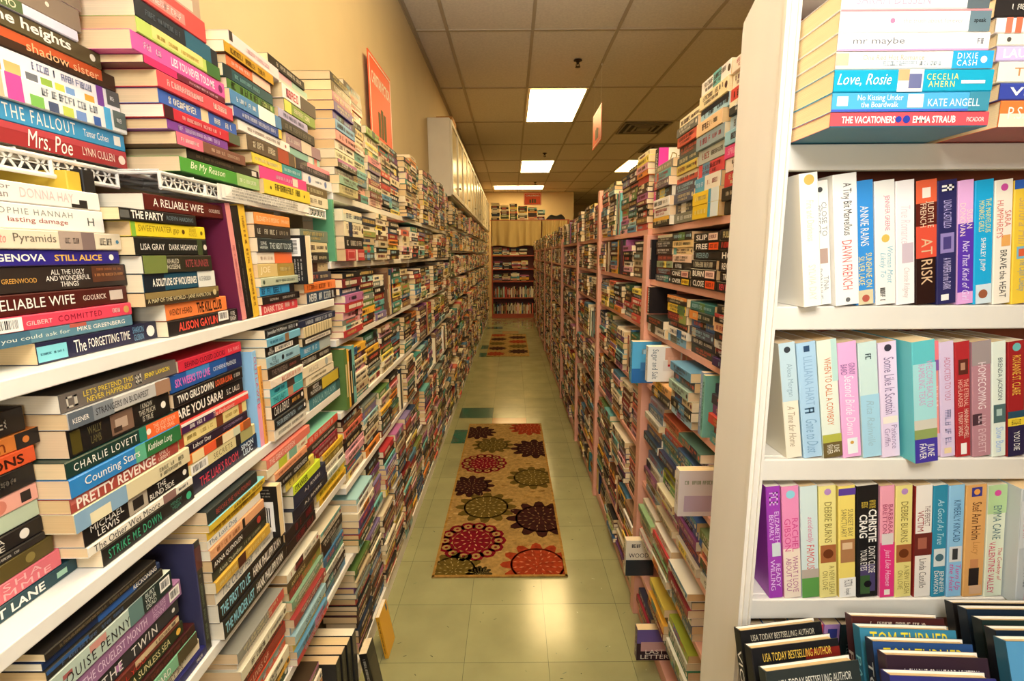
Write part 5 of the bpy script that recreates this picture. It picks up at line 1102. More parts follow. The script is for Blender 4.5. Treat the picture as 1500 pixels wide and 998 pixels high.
hc = [
 (1084, 925, .632, .128, '1c1b1b', 'black hardcover at the back of the left group before the ivory bookcase', [T('VIOLENT', .12, .6, W0, .2, .8)], [B(0, 1, '1f1e1e'), ttl('USA TODAY BESTSELLING AUTHOR', 'c9bfa8', .935, .97)]),
 (1100, 951, .590, .130, '1d1c1d', 'black hardcover with gold lettering and a red glow, middle of the left group', [T('DARK', .2, .6, 'c9bfa8', .2, .8)], [B(.6, 1, '7a2018', .7, .96), ttl('USA TODAY BESTSELLING AUTHOR', 'e0b84a', .925, .968)]),
 (1122, 985, .548, .130, '2c3230', 'dark grey hardcover at the front of the left group', [S(.2, .8, W0)], [ttl('USA TODAY BESTSELLING AUTHOR', 'd8d4c4', .915, .955)]),
 (1247, 903, .640, .128, '4a2320', 'dark red-brown hardcover at the back of the middle group', [T('PHILLIP', .2, .7, 'd8c8b4', .2, .8)], [S(.2, .8, 'd8c8b4', .955, .975)]),
 (1259, 920, .606, .126, '2a6a80', 'teal hardcover with yellow lettering behind another like it', [T('PALM BEACH', .15, .75, '8fd0d8', .2, .8)], [B(.0, 1, '3a7f9a', .6, 1), B(.6, 1, '3f6a4a', .7, .95), ttl('TOM TURNER', 'e6d23a', .90, .985, .1, .92)]),
 (1278, 940, .572, .124, '1d2b3a', 'navy hardcover with yellow lettering in the middle group', [T('TOM TURNER', .1, .8, 'c9d4d8', .2, .8)], [B(.0, 1, '2b4a7a', .6, 1), ttl('TOM TURNER', 'e6d23a', .89, .975, .1, .9)]),
 (1297, 960, .538, .120, '32222c', 'dark plum hardcover with white lettering in the middle group', [S(.1, .8, 'd8d0cc')], [ttl('A CHARLIE CRAWFORD MYSTERY', 'e8e2da', .90, .95, .16, .9)]),
 (1303, 990, .504, .118, '27285a', 'deep violet blue hardcover at the front of the middle group', [S(.1, .8, 'd8d0cc')], [B(0, 1, '2f3070', .5, 1)]),
 (1396, 884, .655, .15, '1f1d1d', 'black hardcover at the back of the right group', [T('HIDDEN', .3, .8, W0, .2, .8)], [B(0, 1, '231f1f')]),
 (1416, 893, .620, .15, '16202a', 'blue-black hardcover, second from the back of the right group', [T('KILLER', .25, .75, W0, .2, .8)], [B(0, 1, '1d2a38')]),
 (1438, 909, .586, .15, '1a2424', 'dark green-black hardcover in the right group', [T('DARK TIDE', .3, .9, 'a9c4c8', .2, .8)], [B(0, 1, '22322f')]),
 (1458, 924, .552, .15, '1c1c20', 'black hardcover behind the bright blue one', [S(.3, .9, 'a9c4c8')], [B(0, 1, '1d2a38')]),
 (1473, 940, .518, .15, '1f4a5c', 'blue hardcover at the front of the right group', [T('SUNKEN', .2, .7, 'cfe0e4', .2, .8)], [B(0, 1, '4f8fb8', .3, 1)]),
]
for k, a in enumerate(hc): hardcover(*a, tilt=-8.0 if k < 3 else (3.0 if k < 8 else 1.5))
P_ = onY(1290, 900, .66)
r = make_book(.198, .118, .018, '4fb4c4', [T('JUNE FAVER', .1, .6, W0, .25, .75)], front_elems=[B(0, 1, '5cc0cc', .5, 1), T('JUNE FAVER', .08, .92, 'eaf4f4', .90, .965), T('A MUST READ AUTHOR', .22, .8, '2a5a64', .85, .875)])
place(r, RIGHT_UP, (P_.x, .667, .7006 + .198))
tag(r, 'turquoise paperback with its cover to the camera, behind the middle black hardcovers', 'book', GR5)
P_ = onX(1112, 22, .375)
r = make_book(.10, .135, .05, 'efe9dc', [B(0, 1, '1f3a2c', 0, .12)], bottom='1f3a2c')
place(r, RIGHT_FLAT, (.392, .862, 1.8192))
tag(r, 'white-spined book with a dark green underside lying on top of the ivory bookcase', 'book')

# ================================================================== right row, nearest bay: stacks of small paperbacks
GRT, GRM, GRL = 'paperbacks on top of the nearest pink bookcase', 'small black paperbacks in the nearest pink bookcase', 'paperbacks on the lower shelves of the nearest pink bookcase'
def auto_right(X, base, top, yn, L, cols, where, group, rnd, th=(.02, .028), depth=.105, texts={}, jit=.007, tops={}):
    n = len(cols); avail = top - base - .004
    ths = [rnd.uniform(*th) for _ in cols]; s = sum(ths) + .0005 * n
    if s > avail: ths = [t * avail / s for t in ths]
    z = base + .0004
    for i in range(n - 1, -1, -1):
        c = cols[i]; t = ths[i]; l = min(L, rnd.uniform(.162, .176)) if L < .19 else L - rnd.uniform(0, .01)
        r = make_book(l, depth - rnd.uniform(0, .008), t, c, texts.get(i) or auto_spine(rnd, c), rnd=rnd, top=tops.get(i))
        place(r, RIGHT_FLAT, (X + rnd.uniform(-jit, jit), yn + l + rnd.uniform(0, max(L - l, .0005)), z))
        tag(r, '%s paperback, %s in %s' % (cname(c), ord_top(i, n), where), 'book', group)
        z += t + .0005
C1, C2, C3, C4 = 1.03, 1.21, 1.395, 1.575
auto_right(.498, 1.545, 1.95, C1, .178, pal('f0dcc8 efe4c8 d24a42 2a3436 9fb8c8 8fc0d4 dd3f84 ead9cc c4383c 26211f 231f1e'), 'the stack nearest ivory bookcase, top pink shelf', GRT, RND, (.028, .033),
           texts={6: [T('SPRING FEVER', .1, .8, 'f0b0cc', .25, .75)] , 9: [S(.1, .4, 'c9b89a'), B(.5, .7, '6a4a34'), S(.74, .95, 'd8c9b0')]})
auto_right(.495, 1.545, 1.93, C2, .178, pal('f0e9e0 ecdcae 9cc4d8 e9c79a 8fa4ac b9beb4 d8454a 4f9ec4 e9c52c e6c024'), 'the stack with yellow spines lowest, top pink shelf', GRT, RND, (.03, .036),
           texts={8: [B(.62, .72, '3f9ac0'), B(.72, 1, 'd4e0e4'), S(.1, .55, 'f6e69a')], 9: [B(.62, .72, '3f9ac0'), B(.72, 1, 'd4e0e4'), S(.1, .55, 'f6e69a')], 7: [B(.4, 1, 'e2dccf'), S(.05, .35, 'dfeef2'), S(.5, .9, 'a5504a')]})
auto_right(.50, 1.545, 1.88, C3, .176, pal('efe0b8 6f7068 d9604a 5a5048 3a4a48 c9b04a d2503c 4a4450 4a5068 4a4844 7a7a68'), 'the third stack on the top pink shelf', GRT, RND, (.024, .03))
auto_right(.485, 1.545, 1.76, C4, .174, pal('8a8070 4f9aa0 5a4858 3a3634 f1ece4 efe9e0 2a2826'), 'the low stack beside the tall facing hardcover, with white page edges', GRT, RND, (.024, .03))
# a tall hardcover facing the aisle and its black-spined neighbour
upright(1, .498, 1.797, 1.5456, .262, .15, .04, '1f1c1b', [T('DANIELLE STEEL', .06, .6, W0, .25, .75), B(.35, .8, 'd83a94')], 'tall white and pink hardcover standing upright on the top pink shelf', GRT, hard=True,
         front_elems=[B(0, 1, 'f0eade'), B(0, .22, 'd83a94', .35, 1), B(.22, 1, 'f2ecd8', .72, 1), B(.3, .95, '8f8ab0', .45, .72), T('Danielle', .25, .95, '9a8a4a', .84, .94, 'i'), S(.3, .9, 'c23a5a', .3, .36)])
# second compartment: black spines with coloured blocks
def thr(t, col=None, at=.6, ink=W0):
    e = [T(t, .1, .55, ink, .2, .8, 'b')]
    if col: e += [B(at, at + .34, col, .12, .88), S(at + .04, at + .3, '7a1f1a', .3, .7)]
    return e
blk = '201c1b 1d1b1c 231f1e 1c1b1d 221d1c 1e1c1c 1f1d1d'
auto_right(.497, 1.365, 1.523, C1, .178, pal('201c1b 1d1b1c 231f1e 1c1b1d 221d1c 1e1c1c 26221f')[:6], 'the nearest stack of the second pink shelf', GRM, RND, (.022, .026),
           texts={0: thr('FULL RIDE', None, ink='d8c88a'), 1: [S(.1, .6, 'd8433a', .2, .8)], 2: thr('HOT', 'e9b9a8'), 3: thr('REV IT UP', None), 4: thr('TROUBLE', None), 5: thr('REV IT UP', None, ink='e04a5a')}, jit=.004)
auto_right(.497, 1.365, 1.523, C2, .178, pal('201c1b 1d1b1c 231f1e 1c1b1d 221d1c 1e1c1c'), 'the second stack of the second pink shelf', GRM, RND, (.022, .026),
           texts={0: thr('SLIP', 'f0d0bc'), 1: thr('FREE', 'ee5a24'), 2: [T('WEEKEND', .1, .6, '8fb4bc', .2, .8)], 3: [S(.1, .9, 'd8d0b8', .2, .8)], 4: thr('BURN', 'f0cbbb'), 5: thr('CLOSE', 'ee5a24')}, jit=.004)
auto_right(.499, 1.365, 1.523, C3, .176, pal('2a2623 e9c98a ecd09a f0cdb4 1f1c1b 231f1e 1d1c1c'), 'the cream-and-black stack of the second pink shelf', GRM, RND, (.02, .023),
           texts={4: [S(.1, .5, W0, .2, .8), B(.6, .95, '3a3430')], 5: thr('ONE', 'ecb8a4'), 6: thr('OVER', 'ecc62c')}, jit=.004)
auto_right(.503, 1.365, 1.523, C4, .176, pal('4a4540 2b2726 4a3a36 7a3f3c 8a9a78 5a2a28 2a3a4a'), 'the farthest stack of the second pink shelf', GRM, RND, (.02, .023), jit=.004)
upright(1, .498, 1.818, 1.3656, .14, .10, .02, '1d1b1b', [B(.2, .5, 'c9c4bc', .2, .8), S(.55, .9, '8a3a3a')], 'upright black spine against the pink upright, beside the black stacks', GRM)
# third compartment
auto_right(.497, 1.185, 1.343, C1, .178, pal('2c2724 241f1e e4b48a 26211f d8d2c8 2b2220 3a2450'), 'the nearest stack of the third pink shelf', GRM, RND, (.02, .023))
auto_right(.499, 1.185, 1.343, C2, .178, pal('2f6a66 26302c 4a6a9c 4a4a58 33323a 3a3a30'), 'the teal-topped stack of the third pink shelf', GRM, RND, (.022, .026))
auto_right(.494, 1.185, 1.343, C3, .176, pal('3a302c e6bf3c 6a2a2c 211d1c e6dccb 7fb6d4'), 'the third stack on the third pink shelf, with a yellow spine', GRM, RND, (.022, .026))
auto_right(.488, 1.185, 1.25, C4, .2, pal('26302c e4ddd0'), 'the pair lying under the upright with large white letters', GRM, RND, (.026, .03))
upright(1, .486, 1.79, 1.2476, .093, .095, .034, '241d1b', [B(0, 1, 'e2552c', 0, .35), T('NAMELESS', .06, .94, W0, .42, .85, 'b')], 'thick upright black and orange paperback with large white letters', GRM, bottom='e2552c')
# fourth compartment and the books turned outwards
auto_right(.50, .985, 1.163, C1, .178, pal('2e2440 3a3440 7a4a7c c94a3c 8c3a34 5a9a9a'), 'the nearest stack of the fourth pink shelf', GRL, RND, (.024, .028))
upright(1, .49, 1.245, .9856, .165, .10, .016, '7fc0b4', [S(.1, .9, '2f6a64', .3, .7)], 'upright turquoise spine on the fourth pink shelf', GRL)
upright(1, .492, 1.265, .9856, .168, .10, .018, '8aa0c4', [S(.1, .9, 'dfe4ee', .3, .7)], 'upright blue-grey spine beside the turquoise one on the fourth pink shelf', GRL)
auto_right(.475, .985, 1.163, 1.275, .178, pal('5a8fb0 4a4f50 9cb4a4 e6cfa4 2a2624 a9cbe0'), 'the stack beside the turquoise upright', GRL, RND, (.024, .028))
auto_right(.48, .985, 1.045, 1.465, .2, pal('e0a86a 2a2624'), 'the pair under the book with the hand on its cover', GRL, RND, (.026, .03))
upright(1, .438, 1.60, 1.0463, .116, .11, .028, 'e6e6e0', [T('Sugar and Salt', .1, .7, '4f6a7a', .2, .8)], 'white upright paperback with a red-nailed hand on its cover', GRL,
         front_elems=[B(0, 1, 'e6e8e4'), B(.45, .98, 'd9d8d4', .3, .6), B(.5, .95, 'd8a890', .62, .96), B(.58, .66, 'e0b49c', .45, .7), B(.68, .76, 'e0b49c', .42, .7), B(.78, .86, 'e0b49c', .46, .7), B(.59, .65, 'b81f34', .43, .49), B(.69, .75, 'b81f34', .4, .46), B(.79, .85, 'b81f34', .44, .5), ('tv', 'Sugar and Salt', .08, .3, .08, .92, '4f6a7a'), B(.8, 1, '9a3a34', 0, .14)])
upright(1, .44, 1.818, .9857, .155, .105, .03, '4fa8d8', [S(.2, .8, 'd8ecf4')], 'bright blue upright paperback sticking out beside the pink upright', GRL,
         front_elems=[B(0, 1, '55aee0'), B(0, 1, '2f6fb4', 0, .35), S(.2, .85, 'd8ecf4', .7, .82), B(.3, .7, '3f7fc0', .3, .5)])
# lower shelves of the nearest bay
lows = [(.785, .963, ['b0b4a8 8a6a9c 6a8ab0 c8ccc0 4a6a5a 5a9a8a', '5a7a6a c4a8b4 3f5a78 d9d4c4 8a4a5c 4a4f58', 'c86a4a d2b88a b5483c 4a6a6c 6a8a9c 3a3a52', '9a9cae 4f6a80 c9c2b0 d8a070 5a5a6a 2a3a4a']),
        (.585, .763, ['7a8a5a 3a6ab0 c8b48a e0a080 5a7aa0 d8d4c8', '3f5f9a 5a6aa0 8a4a7a c07a6a 4a3a6a d9cdb4', 'b9c44a 5f9a4a e2d4b0 d9dcd0 d0909c b8a888', '6a86a8 cfc4a8 7a4a60 a8b4b0 d8c8a0 8a9a9c']),
        (.39, .563, ['a8b8c4 d9d2bc 3a6a9c 8fa4b4 5a4a3a 4a6a8c', 'd8d4c4 5a5a4a 8a2f34 e2d9c0 3a4a6a 6a8aa0', 'e4dcc8 b03a3c d4ccb4 7a9a6a c8c4b4 9aa4a0', 'd4c8b0 8aa87a e0d8c4 b5a888 c9503f d9d0ba']),
        (.21, .368, ['2f6a3f 6a9a3a d8d2bc 3a5a8a 8fa4ac c84a4a', '9aa43a c9c8b8 2a6a4a e0dccc 5a6a7a', 'c8b04a 3a2a24 e2a83c 7a2a20 4a6a3a', '4f7a9c d8c4a0 2a4a6a e0b07a 8a4a3a']),
        (.06, .188, ['c8b8c0 e2dac8 8a3a4c d9d4c4', 'b03a44 d9cfba 2a3a34 e6e0cc', 'd23a4c e0d0c0 2a2a2a c9c4b0', '3a3a4a 8a2a34 d8d0c0 4a6a5c'])]
nm = ['fifth', 'sixth', 'seventh', 'eighth', 'lowest']
cn = ['the nearest stack', 'the second stack', 'the third stack', 'the stack by pink upright']
for k, (zb, zt, cc) in enumerate(lows):
    for j, c in enumerate(cc):
        if k >= 2 and j == 0: continue
        if k == 4 and j == 1: continue
        if (k, j) in ((0, 0), (4, 2), (3, 3)): continue
        auto_right(.497 - .012 * (k > 1), zb, zt, (C1, C2, C3, C4)[j] + .012, .176, pal(c), cn[j] + ', ' + nm[k] + ' pink shelf', GRL, RND, (.022, .029), jit=.012)
upright(1, .425, 1.222, .7858, .125, .15, .028, 'd9d2cc', [S(.2, .8, '8a7a8a')], 'pale floral upright paperback under the fourth pink shelf', GRL,
         front_elems=[B(0, 1, 'd4ccc8'), B(.1, .9, 'b8a4b4', .1, .45), B(.6, .9, '8a5a88', .3, .55), S(.1, .6, '8a9a7a', .7, .78)])
upright(1, .438, 1.80, .2107, .15, .11, .03, 'e4dccb', [S(.2, .8, '3a3a3a')], 'white upright paperback with dark capitals low beside the pink upright', GRL,
         front_elems=[B(0, 1, 'e6dfcc'), B(0, 1, '2c3438', 0, .45), S(.1, .9, '2a2a2a', .8, .9), T('WOODS', .1, .9, '2a2a2a', .52, .64)])
upright(1, .425, 1.55, .0607, .12, .14, .03, '4a3a5c', [S(.2, .8, 'd8d0c4')], 'dark upright paperback with white letters near the floor on the right', GRL,
         front_elems=[B(0, 1, '33202c'), B(0, 1, '6a5aa0', .55, 1), B(.1, .9, 'c9a0a0', .3, .6), T('LAST\nLETTER', .1, .8, W0, .05, .35)])

# ================================================================== the rest of the books, packed too densely to tell apart
class Packed(MB): pass
pk = Packed()
rs = random.Random(99)
PGL = [lin(c) for c in ['e6cda2', 'dfc08e', 'ecd9b4', 'd9b985', 'e9d3a8']]
PALW = PAL + ['1c1a1a', '231f1e', '2a2422', '3a2a22', '402022', 'efe4c4', 'e9dcc0', 'd9c8a0', 'c2b08c', '4a2a24', '5a3a2a', '6b4a32', '35302c', '8a6a4c']
def pbook(side, X, y0, L, z0, t, D, rich):
    """one packed book lying flat; side -1: spine faces +X, side 1: spine faces -X"""
    s = -side
    c = lin(rs.choice(PALW)); pg = rs.choice(PGL)
    xb = X - s * D
    lo, hi = min(X, xb), max(X, xb)
    pk.box((lo, y0, z0), (hi, y0 + L, z0 + t), c, skip=('l' if side < 0 else 'r'))
    e = t * .06 + .0005
    for yy, q in ((y0 - .0003, 1), (y0 + L + .0003, 0)):
        if yy > y0 and not rich: continue
        pk.poly([(lo + .0005, yy, z0 + e), (hi - .002, yy, z0 + e), (hi - .002, yy, z0 + t - e), (lo + .0005, yy, z0 + t - e)], pg)
    xs = X + s * .0004
    def sp(a, b, v0, v1, col):
        ya, yb = (y0 + a * L, y0 + b * L) if side < 0 else (y0 + L - a * L, y0 + L - b * L)
        pk.poly([(xs, ya, z0 + v0 * t), (xs, yb, z0 + v0 * t), (xs, yb, z0 + v1 * t), (xs, ya, z0 + v1 * t)], col)
    dark = sum(c[:3]) < .75
    ink = lin(rs.choice(['e6dcc4', 'd9c690', 'efe8d8', 'c9a860', 'd0604a', '9fc0c8'] if dark else ['2b2522', '4a2a2a', '2a3a54', '6a2028', '5a4a32']))
    if rs.random() < .4:
        a = rs.uniform(0, .7); sp(a, min(1, a + rs.uniform(.12, .35)), .02, .98, lin(rs.choice(PAL)))
    xs += s * .0003
    a = rs.uniform(.06, .2); b = rs.uniform(.5, .9)
    if rich:
        x = a
        while x < b:
            w = rs.uniform(.012, .035)
            if rs.random() > .15: sp(x, min(x + w * .75, b), .3, .72, ink)
            x += w
        sp(.93, .97, .3, .7, ink)
    else:
        m_ = rs.uniform(a + .1, b); sp(a, m_, .34, .66, ink)
def pup(side, X, y0, t, z0, L, D):
    s = -side; c = lin(rs.choice(PALW)); pg = rs.choice(PGL); xb = X - s * D; lo, hi = min(X, xb), max(X, xb)
    pk.box((lo, y0, z0), (hi, y0 + t, z0 + L), c)
    pk.poly([(lo + .001, y0 + t * .08, z0 + L + .0003), (hi - .002, y0 + t * .08, z0 + L + .0003), (hi - .002, y0 + t * .92, z0 + L + .0003), (lo + .001, y0 + t * .92, z0 + L + .0003)], pg)
    xs = X + s * .0005; ink = lin(rs.choice(['e6dcc4', 'd9c690', '2b2522', 'd0604a']))
    a = z0 + L * rs.uniform(.1, .3); b = z0 + L * rs.uniform(.6, .9)
    pk.poly([(xs, y0 + t * .3, a), (xs, y0 + t * .7, a), (xs, y0 + t * .7, b), (xs, y0 + t * .3, b)], ink)
def fill(side, X, ya, yb, za, zb, Lr, Dm, thr_, full=.97, rich=False, skip_y=()):
    """stacks filling one compartment"""
    y = ya
    while y < yb - .08:
        L0 = rs.uniform(*Lr)
        if y + L0 > yb: L0 = yb - y
        if L0 < .09: break
        if any(a < y + L0 and y < b for a, b in skip_y): y += .05; continue
        xo = rs.uniform(-.012, .024) if side < 0 else rs.uniform(-.014, .012)
        if rs.random() < .09:
            n = rs.randint(2, 5)
            for _ in range(n):
                t = rs.uniform(.014, .03)
                if y + t > yb: break
                pup(side, X + xo * (-side) * .5, y, t, za + .0005, min(rs.uniform(.16, .2), zb - za - .006), rs.uniform(.1, Dm)); y += t + .0008
            continue
        z = za + .0005; top = za + (zb - za) * rs.uniform(full - .12, full)
        while True:
            t = rs.uniform(*thr_)
            if z + t > top: break
            l = L0 * rs.uniform(.9, 1.0)
            pbook(side, X + (xo + rs.uniform(-.006, .006)) * (-side), y + rs.uniform(0, L0 - l), l - .001, z, t, rs.uniform(Dm - .02, Dm), rich); z += t + .0004
        y += L0 + rs.uniform(.001, .004)
def bays(u, zs, top_extra, X, side, Lr, Dm, thr_, rich, ya, yb, first=0, ups=()):
    zs = sorted(zs)
    for i, z in enumerate(zs):
        if i + 1 < len(zs): zt = zs[i + 1] - .022
        else: zt = z + top_extra
        segs = [ya] + [p for p in ups if ya < p < yb] + [yb]
        for a, b in zip(segs[:-1], segs[1:]):
            fill(side, X, a + .008, b - .008, z, zt, Lr, Dm, thr_, rich=rich)
def up_ys(u):
    n = max(2, round((u['y1'] - u['y0']) / .9) + 1)
    return [u['y0'] + .012 + (u['y1'] - u['y0'] - .024) * i / (n - 1) for i in range(n)]
# left: second unit
zs = sorted(U2['z'])
for i, z in enumerate(zs):
    zt = zs[i + 1] - .022 if i + 1 < len(zs) else z + .34
    ya = U2['y0'] + .02
    if i == len(zs) - 1: ya = 2.11
    elif abs(z - 1.44) < .001: ya = 1.725
    segs = [ya] + ([p for p in up_ys(U2)[1:] if ya < p < U2['y1'] - .1] if i < len(zs) - 1 else []) + [U2['y1'] - .012]
    for a, b in zip(segs[:-1], segs[1:]): fill(-1, XS, a + .008, b - .008, z, zt, (.165, .205), .125, (.016, .03), rich=True, full=1.0 if i < len(zs) - 1 else 1.0)
# left: under the cabinets
zs = sorted(U3['z'])
for i, z in enumerate(zs):
    zt = zs[i + 1] - .022 if i + 1 < len(zs) else 1.945
    segs = up_ys(U3)
    if i == len(zs) - 1: segs = [4.425] + segs[1:]
    for a, b in zip(segs[:-1], segs[1:]): fill(-1, XS, a + .008, b - .008, z, zt, (.165, .205), .125, (.018, .034))
# right: farther bays
for i in range(1, len(POSTS)):
    y0, y1 = POSTS[i] + .031, (POSTS[i + 1] if i + 1 < len(POSTS) else 11.3) - .0225
    zs = sorted(RZ2)
    for k, z in enumerate(zs):
        if k + 1 < len(zs): zt = zs[k + 1] - .022
        else: zt = z + (.30 if i == 1 else .24 if i == 2 else .2)
        fill(1, XR, y0 + .003, y1 - .003, z, zt, (.155, .178), .105, (.016, .028), rich=i < 3)
# nearest bay, the parts of the lower shelves that hide behind the ivory bookcase
for k, z in enumerate(RZ1[4:]): fill(1, XR, 1.755 + .012, 1.819, z, z + .125, (.06, .07), .1, (.018, .027))
# back bookcase: lying stacks and upright rows
def bbox(x0, x1, y, z0, z1, D, up):
    c = lin(rs.choice(PALW)); pk.box((x0, y, z0), (x1, y + D, z1), c)
    ink = lin(rs.choice(['e6dcc4', 'd9c690', '2b2522', 'd0604a', 'efe8d8']))
    if up: pk.poly([(x0 + (x1 - x0) * .3, y - .0006, z0 + (z1 - z0) * .3), (x0 + (x1 - x0) * .7, y - .0006, z0 + (z1 - z0) * .3), (x0 + (x1 - x0) * .7, y - .0006, z0 + (z1 - z0) * .8), (x0 + (x1 - x0) * .3, y - .0006, z0 + (z1 - z0) * .8)], ink)
    else: pk.poly([(x0 + (x1 - x0) * .15, y - .0006, z0 + (z1 - z0) * .3), (x0 + (x1 - x0) * .7, y - .0006, z0 + (z1 - z0) * .3), (x0 + (x1 - x0) * .7, y - .0006, z0 + (z1 - z0) * .7), (x0 + (x1 - x0) * .15, y - .0006, z0 + (z1 - z0) * .7)], ink)
for a, b in zip(BPOSTS[:-1], BPOSTS[1:]):
    for k, z in enumerate(BZ[2:]):
        x = a + .035
        while x < b - .03:
            if k >= 3:
                w = rs.uniform(.012, .035)
                if x + w > b - .005: break
                bbox(x, x + w, BY + .03, z + .0005, z + rs.uniform(.19, .26), .16, True); x += w + .002
            else:
                w = rs.uniform(.16, .22)
                if x + w > b - .005: break
                zz = z + .0005; tp = z + rs.uniform(.12, .19)
                while zz < tp:
                    t = rs.uniform(.018, .035); bbox(x + rs.uniform(0, .012), x + w - rs.uniform(0, .012), BY + .03, zz, zz + t, .13, False); zz += t + .0006
                x += w + .004
x = BPOSTS[0] + .01
while x < .72:                                                       # stacks along its top
    w = rs.uniform(.17, .23); zz = BZ[0] + .0006; tp = BZ[0] + rs.uniform(.2, .36)
    while zz < tp:
        t = rs.uniform(.022, .045); bbox(x + rs.uniform(0, .015), x + w - rs.uniform(0, .015), BY + .02, zz, zz + t, .15, False); zz += t + .0006
    x += w + .006


# ================================================================== rugs
M_RUG = noisy(mat('woven_rug', rough=.95, attr=True, spec=.1), 45, .35, (1, 1, 1), rough_bump=.25, detail=6)
def clip(poly, x0, x1, y0, y1):
    for ax, lim, sgn in ((0, x0, 1), (0, x1, -1), (1, y0, 1), (1, y1, -1)):
        out = []
        for i in range(len(poly)):
            p, q = poly[i], poly[(i + 1) % len(poly)]
            a, b = sgn * (p[ax] - lim), sgn * (q[ax] - lim)
            if a >= 0: out.append(p)
            if (a >= 0) != (b >= 0):
                t = a / (a - b); out.append((p[0] + t * (q[0] - p[0]), p[1] + t * (q[1] - p[1])))
        poly = out
        if len(poly) < 3: return None
    return poly
def rug(x0, x1, y0, y1, meds, label):
    cx, cy = (x0 + x1) / 2, (y0 + y1) / 2
    m = MB(); h = .008
    m.box((x0 - cx, y0 - cy, .0006), (x1 - cx, y1 - cy, h), lin('9c7c45'))
    bx = .012
    lay = [h]
    def flat(poly, col):
        q = clip(poly, x0 + bx, x1 - bx, y0 + bx, y1 - bx)
        if q: m.poly([(p[0] - cx, p[1] - cy, lay[0]) for p in q], lin(col))
    for a, b, c, d in ((x0, x1, y0, y0 + bx), (x0, x1, y1 - bx, y1), (x0, x0 + bx, y0, y1), (x1 - bx, x1, y0, y1)):
        m.poly([(a - cx, c - cy, h + .0002), (b - cx, c - cy, h + .0002), (b - cx, d - cy, h + .0002), (a - cx, d - cy, h + .0002)], lin('a07838'))
    # dotted field
    rr = random.Random(4)
    lay[0] = h + .0003
    for _ in range(260):
        x, y = rr.uniform(x0, x1), rr.uniform(y0, y1); s = rr.uniform(.006, .016); a0 = rr.uniform(0, PI)
        flat([(x + s * 1.6 * math.cos(a0 + t * PI / 2) , y + s * math.sin(a0 + t * PI / 2) * .7) for t in range(4)], rr.choice(['8a6a34', 'b3935a', '7d5f2c', 'a98a4e']))
    for X_, Y_, R_, base, light, kind in meds:
        R_ *= .88
        n = 14 if kind == 'ring' else 12
        lay[0] = h + .0006
        for k in range(n):                                            # scalloped outline of petals
            t = 2 * PI * k / n; px_, py_ = X_ + R_ * .78 * math.cos(t), Y_ + R_ * .78 * math.sin(t); pr = R_ * .235
            if kind == 'ring':
                for s in range(8):
                    a, b = 2 * PI * s / 8, 2 * PI * (s + 1) / 8
                    flat([(px_ + pr * math.cos(a), py_ + pr * math.sin(a)), (px_ + pr * math.cos(b), py_ + pr * math.sin(b)), (px_ + pr * .55 * math.cos(b), py_ + pr * .55 * math.sin(b)), (px_ + pr * .55 * math.cos(a), py_ + pr * .55 * math.sin(a))], base)
                flat([(px_ + pr * .22 * math.cos(a * PI / 3), py_ + pr * .22 * math.sin(a * PI / 3)) for a in range(6)], base)
            else:
                flat([(X_ + R_ * .7 * math.cos(t - .27), Y_ + R_ * .7 * math.sin(t - .27)), (X_ + R_ * .95 * math.cos(t - .12), Y_ + R_ * .95 * math.sin(t - .12)), (X_ + R_ * 1.02 * math.cos(t), Y_ + R_ * 1.02 * math.sin(t)), (X_ + R_ * .95 * math.cos(t + .12), Y_ + R_ * .95 * math.sin(t + .12)), (X_ + R_ * .7 * math.cos(t + .27), Y_ + R_ * .7 * math.sin(t + .27))], base)
        rin = R_ * (.56 if kind == 'ring' else .74)
        for s in range(24):
            a, b = 2 * PI * s / 24, 2 * PI * (s + 1) / 24
            flat([(X_, Y_), (X_ + rin * math.cos(a), Y_ + rin * math.sin(a)), (X_ + rin * math.cos(b), Y_ + rin * math.sin(b))], base)
        lay[0] = h + .0010
        for rad, cnt, sz in ((.92, n, .035), (.62, 16, .05), (.45, 12, .055), (.27, 9, .05), (.1, 5, .035)):
            if kind == 'ring' and rad > .55: continue
            for k in range(cnt):
                t = 2 * PI * (k + .5) / cnt; d = rad * R_; s1, s2 = sz * R_ * 1.3, sz * R_ * .45
                ux, uy = math.cos(t), math.sin(t)
                flat([(X_ + ux * (d - s1), Y_ + uy * (d - s1)), (X_ + ux * d - uy * s2, Y_ + uy * d + ux * s2), (X_ + ux * (d + s1), Y_ + uy * (d + s1)), (X_ + ux * d + uy * s2, Y_ + uy * d - ux * s2)], light)
    tag(m.build('runner_rug', M_RUG, loc=(cx, cy, 0)), label, 'rug')
DB, OL, CR, RO = '33150f', '5c4a1a', '6e0c1a', '8f3318'
LDB, LOL, LCR, LRO = '7a5a3a', '9c8a50', 'c08a60', 'b5714a'
def rz(zx, zy): p = onZ(600 + zx / 3.8375, 600 + zy / 3.8375, .008); return p.x, p.y
meds = []
for zx, zy, R_, b, l, k in [(385, 130, .17, DB, LDB, 's'), (670, 105, .19, RO, LRO, 's'), (467, 200, .18, OL, LOL, 's'), (705, 220, .21, DB, LDB, 's'), (418, 303, .185, CR, LCR, 'ring'), (690, 383, .19, OL, LOL, 's'), (345, 430, .17, DB, LDB, 's'), (430, 548, .20, OL, LOL, 's'), (735, 612, .215, DB, LDB, 's'), (350, 738, .20, CR, LCR, 'ring'), (720, 872, .20, RO, LRO, 's'), (245, 905, .16, OL, LOL, 's'), (390, 925, .07, '3a3018', LOL, 's')]:
    x, y = rz(zx, zy); meds.append((x, y, R_, b, l, k))
rug(-.375, .248, 2.06, 4.15, meds, 'long tan runner rug with crimson, olive and brown medallions on the green floor')
meds2 = []
